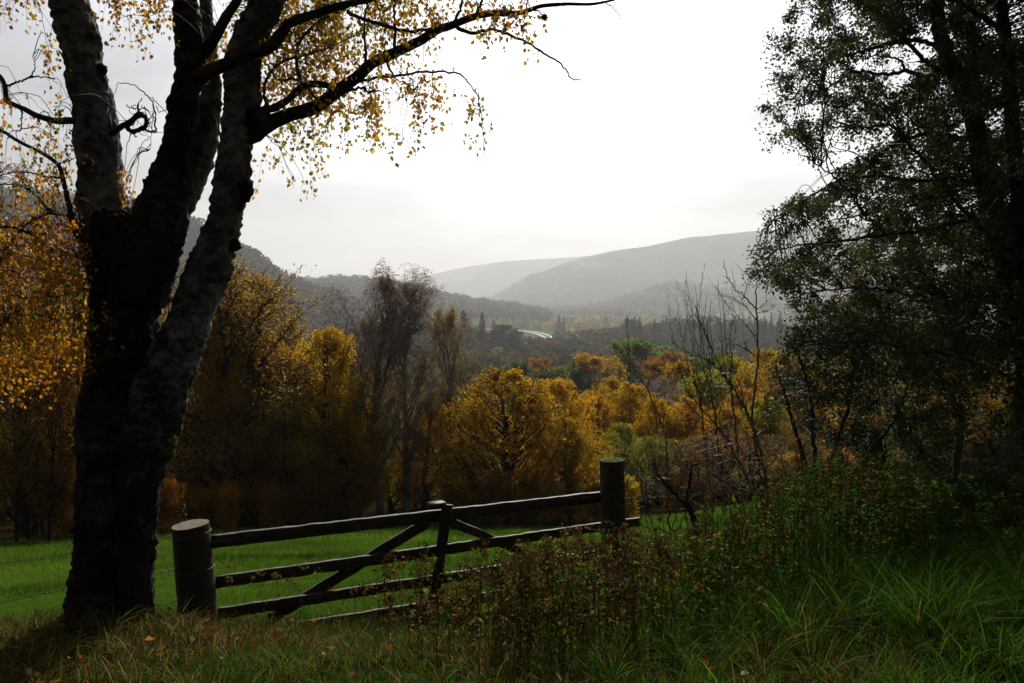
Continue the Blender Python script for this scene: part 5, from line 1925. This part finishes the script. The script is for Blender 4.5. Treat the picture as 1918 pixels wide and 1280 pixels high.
def stuff(name, g, mat, label, cat):
    o = link(name, g.mesh(name), mat)
    o['kind'] = 'stuff'
    o['label'] = label
    o['category'] = cat
    return o


G1, G2, G3 = (.042, .112, .006), (.028, .082, .006), (.080, .125, .009)
STRAW, STRAW2, DEAD = (.20, .135, .040), (.10, .060, .016), (.05, .025, .008)
# field: three bands of turf
gf = Geo()
for (y0, y1, n, h0, w0) in [(6.9, 10.5, 70000, .050, .0055), (10.5, 17, 70000, .065, .009), (17, 33, 70000, .085, .018)]:
    y = np.sqrt(rng.uniform(y0 ** 2, y1 ** 2, n))
    x = y * rng.uniform(-.78, .78, n)
    ok = ~((x > 2.2) & (y < 8.6)) & (y < 33 - 10 * sstep(-.15, -.6, x / y))
    x, y = x[ok], y[ok]
    m = len(x)
    cl = fbm(x, y, .9, 41.0) + .6 * fbm(x, y, 3.0, 42.0)
    h = h0 * (1 + 1.1 * np.clip(cl, -.6, 1)) * rng.uniform(.5, 1.4, m)
    c = pick(m, [G1, G2, G3, STRAW2], [.5, .25, .19, .06]) * 1.25 * np.clip(.95 + .8 * fbm(x, y, 1.4, 43.0) + .8 * fbm(x, y, 5.0, 44.0), .25, 1.9)[:, None] * np.array([1.15, .95, 1.1])
    blades(gf, x, y, h, w0 * rng.uniform(.6, 1.3, m), rng.normal(size=m) * .35, rng.uniform(0, .7, m), c, 2)
stuff('field_grass', gf, M_grass, 'short green turf of the sloping field beyond the gate', 'grass')

# foreground bank: tussocks of long grass
gb_ = Geo()
NT_ = 1500
ty_ = np.sqrt(rng.uniform(2.2 ** 2, 7.4 ** 2, NT_))
tx_ = ty_ * rng.uniform(-.80, .80, NT_)
dryz = fbm(tx_, ty_, 1.5, 51.0) + .35 * sstep(.5, -2, tx_) - .25 * sstep(.5, 2.0, tx_)
keep = ~((ty_ > 6.55) & (tx_ < 1.6)) & ~((np.hypot(tx_ + 2.75, ty_ - 5.3) < .33))
tx_, ty_, dryz = tx_[keep], ty_[keep], dryz[keep]
hx = np.where(ty_ > 5.6, .72, 1.0)
for i in range(len(tx_)):
    m = int(rng.uniform(34, 78))
    hh = (.10 + .15 * rng.uniform() ** 1.5 + (.09 if tx_[i] > .9 else 0)) * hx[i]
    if tx_[i] > .3 and rng.uniform() < .22:
        hh *= 1.35
    if ty_[i] < 4.2:
        hh *= .72
    if ty_[i] > 4.3 and tx_[i] < .7:
        hh *= .62
    a = rng.uniform(0, 2 * math.pi, m)
    r_ = rng.uniform(0, .07, m) ** .9
    x = tx_[i] + np.cos(a) * r_
    y = ty_[i] + np.sin(a) * r_
    dry = np.clip(.20 + dryz[i] - (.12 if tx_[i] > .4 else 0), .03, .85)
    c = pick(m, [G1, G2, G3, STRAW, STRAW2, DEAD], np.array([.42 * (1 - dry), .30 * (1 - dry), .28 * (1 - dry), .38 * dry, .36 * dry, .26 * dry])) * (1.15 if tx_[i] > .2 and ty_[i] < 4.6 else 1.05)
    blades(gb_, x, y, hh * rng.uniform(.5, 1.5, m), rng.uniform(.003, .0100, m), rng.uniform(.05, .6, m), rng.uniform(.1, 1.1, m), c, 4, yaw=a + rng.normal(size=m) * .5)
n = 52000
y = np.sqrt(rng.uniform(2.2 ** 2, 7.6 ** 2, n))
x = y * rng.uniform(-.80, .80, n)
ok = ~((y > 6.9) & (x < 1.6))
x, y = x[ok], y[ok]
m = len(x)
dz = np.clip(.22 + fbm(x, y, 1.5, 51.0) + .35 * sstep(.5, -2, x) - .2 * sstep(.5, 2, x), .03, .95)
isdry = rng.uniform(size=m) < dz
c = np.where(isdry[:, None], pick(m, [STRAW, STRAW2, DEAD]), pick(m, [G1, G2, G3]))
blades(gb_, x, y, rng.uniform(.05, .17, m), rng.uniform(.003, .008, m), rng.normal(size=m) * .6, rng.uniform(.1, 1.0, m), c, 3)
stuff('bank_grass', gb_, M_grass, 'long green and straw-coloured grass on the bank in the foreground', 'grass')


# ------------------------------------------------------------------ weeds
def weed(g, x, y, h, cl, leaf, nl, rgn, lsize, stemr=.0028, droop=.5, heads=True, lean=.12):
    z = h1(x, y)
    a = rgn.uniform(0, 6.28)
    l = rgn.normal() * lean
    t = np.linspace(0, 1, 7)
    pts = np.stack([x + math.cos(a) * l * h * t ** 1.6, y + math.sin(a) * l * h * t ** 1.6, z - .03 + h * t], -1)
    pts[1:-1] += rgn.normal(size=(5, 3)) * .006
    tube(g, pts, np.linspace(stemr, stemr * .45, 7), 4, c=cl, cap=False)
    tt = rgn.uniform(.12, 1.0, nl)
    pos = np.stack([np.interp(tt, t, pts[:, k]) for k in range(3)], -1)
    aa = rgn.uniform(0, 6.28, nl)
    tip = np.stack([np.cos(aa), np.sin(aa), rgn.normal(size=nl) * .4 - droop * .6 + .35 * tt], -1)
    lc = np.array(leaf)[rgn.integers(0, len(leaf), nl)] * rgn.uniform(.6, 1.4, (nl, 1))
    leaves(g, pos, tip, lsize * rgn.uniform(.5, 1.3, nl), c=lc, width=.17, fold=.10)
    if heads:
        for _ in range(int(rgn.integers(2, 6))):
            q = pts[-1] + np.array([rgn.normal() * .02, rgn.normal() * .02, -rgn.uniform(0, h * .25)])
            hd = q + np.array([rgn.normal() * .02, rgn.normal() * .02, .05])
            tube(g, np.array([q, hd]), [.0015, .001], 3, c=cl)
            mm = 9
            leaves(g, hd + rgn.normal(size=(mm, 3)) * .010, rgn.normal(size=(mm, 3)) + np.array([0, 0, .8]), .018 * rgn.uniform(.6, 1.4, mm), c=np.array(cl) * rgn.uniform(.5, 1.3, (mm, 1)), width=.35)


rw = np.random.default_rng(99)
RED, RED2, TAN, WG, WY = (.075, .036, .013), (.048, .024, .010), (.19, .12, .028), (.050, .105, .009), (.14, .15, .014)
gw = Geo()
for i in range(820):
    px = rw.normal(1060, 125) if i < 640 else rw.uniform(700, 1450)
    Y = rw.uniform(4.3, 6.9)
    x = P(px, 1100, Y)[0]
    if fbm(np.array([x]), np.array([Y]), .5, 61.)[0] < rw.uniform(-.5, .05):
        continue
    topy = np.interp(px, [780, 850, 930, 1050, 1130, 1200, 1300, 1400], [1150, 1100, 1050, 1010, 995, 990, 985, 970]) + rw.exponential(75) - 12
    h = P(px, topy, Y)[2] - h1(x, Y)
    if h < .18 or h > 1.5:
        h = rw.uniform(.3, .7)
    wet = rw.uniform()
    weed(gw, x, Y, h, RED if wet < .42 else (RED2 if wet < .62 else (TAN if wet < .80 else WG)), [RED, RED2, TAN, TAN, WY, WG] if wet < .68 else [WG, WY, WG, TAN], int(rw.uniform(6, 15) * min(1.3, h + .4)), rw, .046, lean=.10, droop=1.3, stemr=.0022)
stuff('withered_weeds', gw, M_weed, 'thicket of dead reddish-brown weed stalks in front of the right half of the gate', 'weeds')
gn = Geo()
for i in range(1250):
    px = rw.uniform(1290, 1760) if i < 760 else rw.uniform(1180, 1960)
    Y = rw.uniform(5.0, 8.2)
    x = P(px, 1000, Y)[0]
    topy = np.interp(px, [1180, 1300, 1400, 1480, 1560, 1650, 1750, 1850, 1960], [1000, 975, 930, 860, 835, 850, 880, 880, 860]) + rw.exponential(70)
    h = P(px, topy, Y)[2] - h1(x, Y)
    if h < .2 or h > 1.5:
        h = rw.uniform(.3, .75)
    v = rw.uniform()
    weed(gn, x, Y, h, WG if v < .82 else RED, [WG, WG, WY, G2] if v < .82 else [TAN, WY, WG, RED], int(rw.uniform(18, 34)), rw, .036, heads=v > .5, droop=1.1, lean=.09)
stuff('green_weeds', gn, M_weed, 'tall green nettle-like weeds on the bank right of the dead stump', 'weeds')
# sparse seed stalks standing before the gate
gs = Geo()
for i in range(70):
    px = rw.uniform(430, 1000)
    Y = rw.uniform(4.9, 5.9)
    x = P(px, 1100, Y)[0]
    h = rw.uniform(.25, .62)
    weed(gs, x, Y, h, TAN if rw.uniform() < .5 else RED, [TAN, RED], 3, rw, .035, stemr=.0014, lean=.3, heads=rw.uniform() < .35)
stuff('seed_stalks', gs, M_weed, 'thin dry grass seed stalks standing before the gate', 'grass')

# fallen leaves on the bank
gl_ = Geo()
n = 300
y = np.sqrt(rng.uniform(2.6 ** 2, 6.3 ** 2, n))
x = y * rng.uniform(-.7, .45, n)
pos = np.stack([x, y, H(x, y) + rng.uniform(.03, .13, n)], -1)
leaves(gl_, pos, np.stack([rng.normal(size=n), rng.normal(size=n), rng.normal(size=n) * .3], -1), rng.uniform(.025, .055, n), c=pick(n, [(.30, .045, .012), (.34, .14, .02), (.20, .07, .02), (.30, .20, .05)]))
stuff('fallen_leaves', gl_, M_weed, 'red and orange leaves fallen in the foreground grass', 'leaves')

# fern and long arching stalks on the mound
f_org = P(1850, 880, 6.6)
f_org[2] = h1(f_org[0], f_org[1])
fern = thing('fern', tuple(f_org), 'dark fern growing on the mound at the far right', 'fern')
for k in range(15):
    a = k * 2.399
    g = Geo()
    L = rng.uniform(.35, .6)
    t = np.linspace(0, 1, 16)
    pts = f_org + np.stack([np.cos(a) * L * t, np.sin(a) * L * t, L * (1.0 * t - .75 * t * t)], -1)
    tube(g, pts, np.linspace(.003, .001, 16), 4, c=(.05, .06, .015))
    sd = np.array([-math.sin(a), math.cos(a), 0])
    for s in (-1, 1):
        leaves(g, pts[1:], sd * s + np.array([math.cos(a), math.sin(a), 0]) * .4 + np.array([0, 0, -.2]), .12 * np.sin(math.pi * (t[1:] * .85 + .1)), c=np.tile([.035, .065, .015], (15, 1)), width=.14)
    link('frond', g.mesh('frond', False, origin=f_org), M_grass, fern)

# ------------------------------------------------------------------ haze
HZ0, HZ1 = -75.0, 900.0
g = Geo()
X0, X1, Y0_, Y1_ = -9700, 9700, -9700, 9700
g.add([[X0, Y0_, HZ0], [X1, Y0_, HZ0], [X1, Y1_, HZ0], [X0, Y1_, HZ0], [X0, Y0_, HZ1], [X1, Y0_, HZ1], [X1, Y1_, HZ1], [X0, Y1_, HZ1]],
      [[0, 3, 2, 1], [4, 5, 6, 7], [0, 1, 5, 4], [1, 2, 6, 5], [2, 3, 7, 6], [3, 0, 4, 7]])
mh, t = new_mat('haze')
pv = N(t, 'ShaderNodeVolumePrincipled')
pv.inputs['Color'].default_value = (.86, .87, .90, 1)
pv.inputs['Density'].default_value = .00013
pv.inputs['Anisotropy'].default_value = .35
ho = N(t, 'ShaderNodeOutputMaterial')
lk(t, pv.outputs[0], ho.inputs['Volume'])
hz = link('haze', g.mesh('haze'), mh)
hz['kind'] = 'stuff'
hz['label'] = 'bright rain haze filling the valley air'
hz['category'] = 'haze'
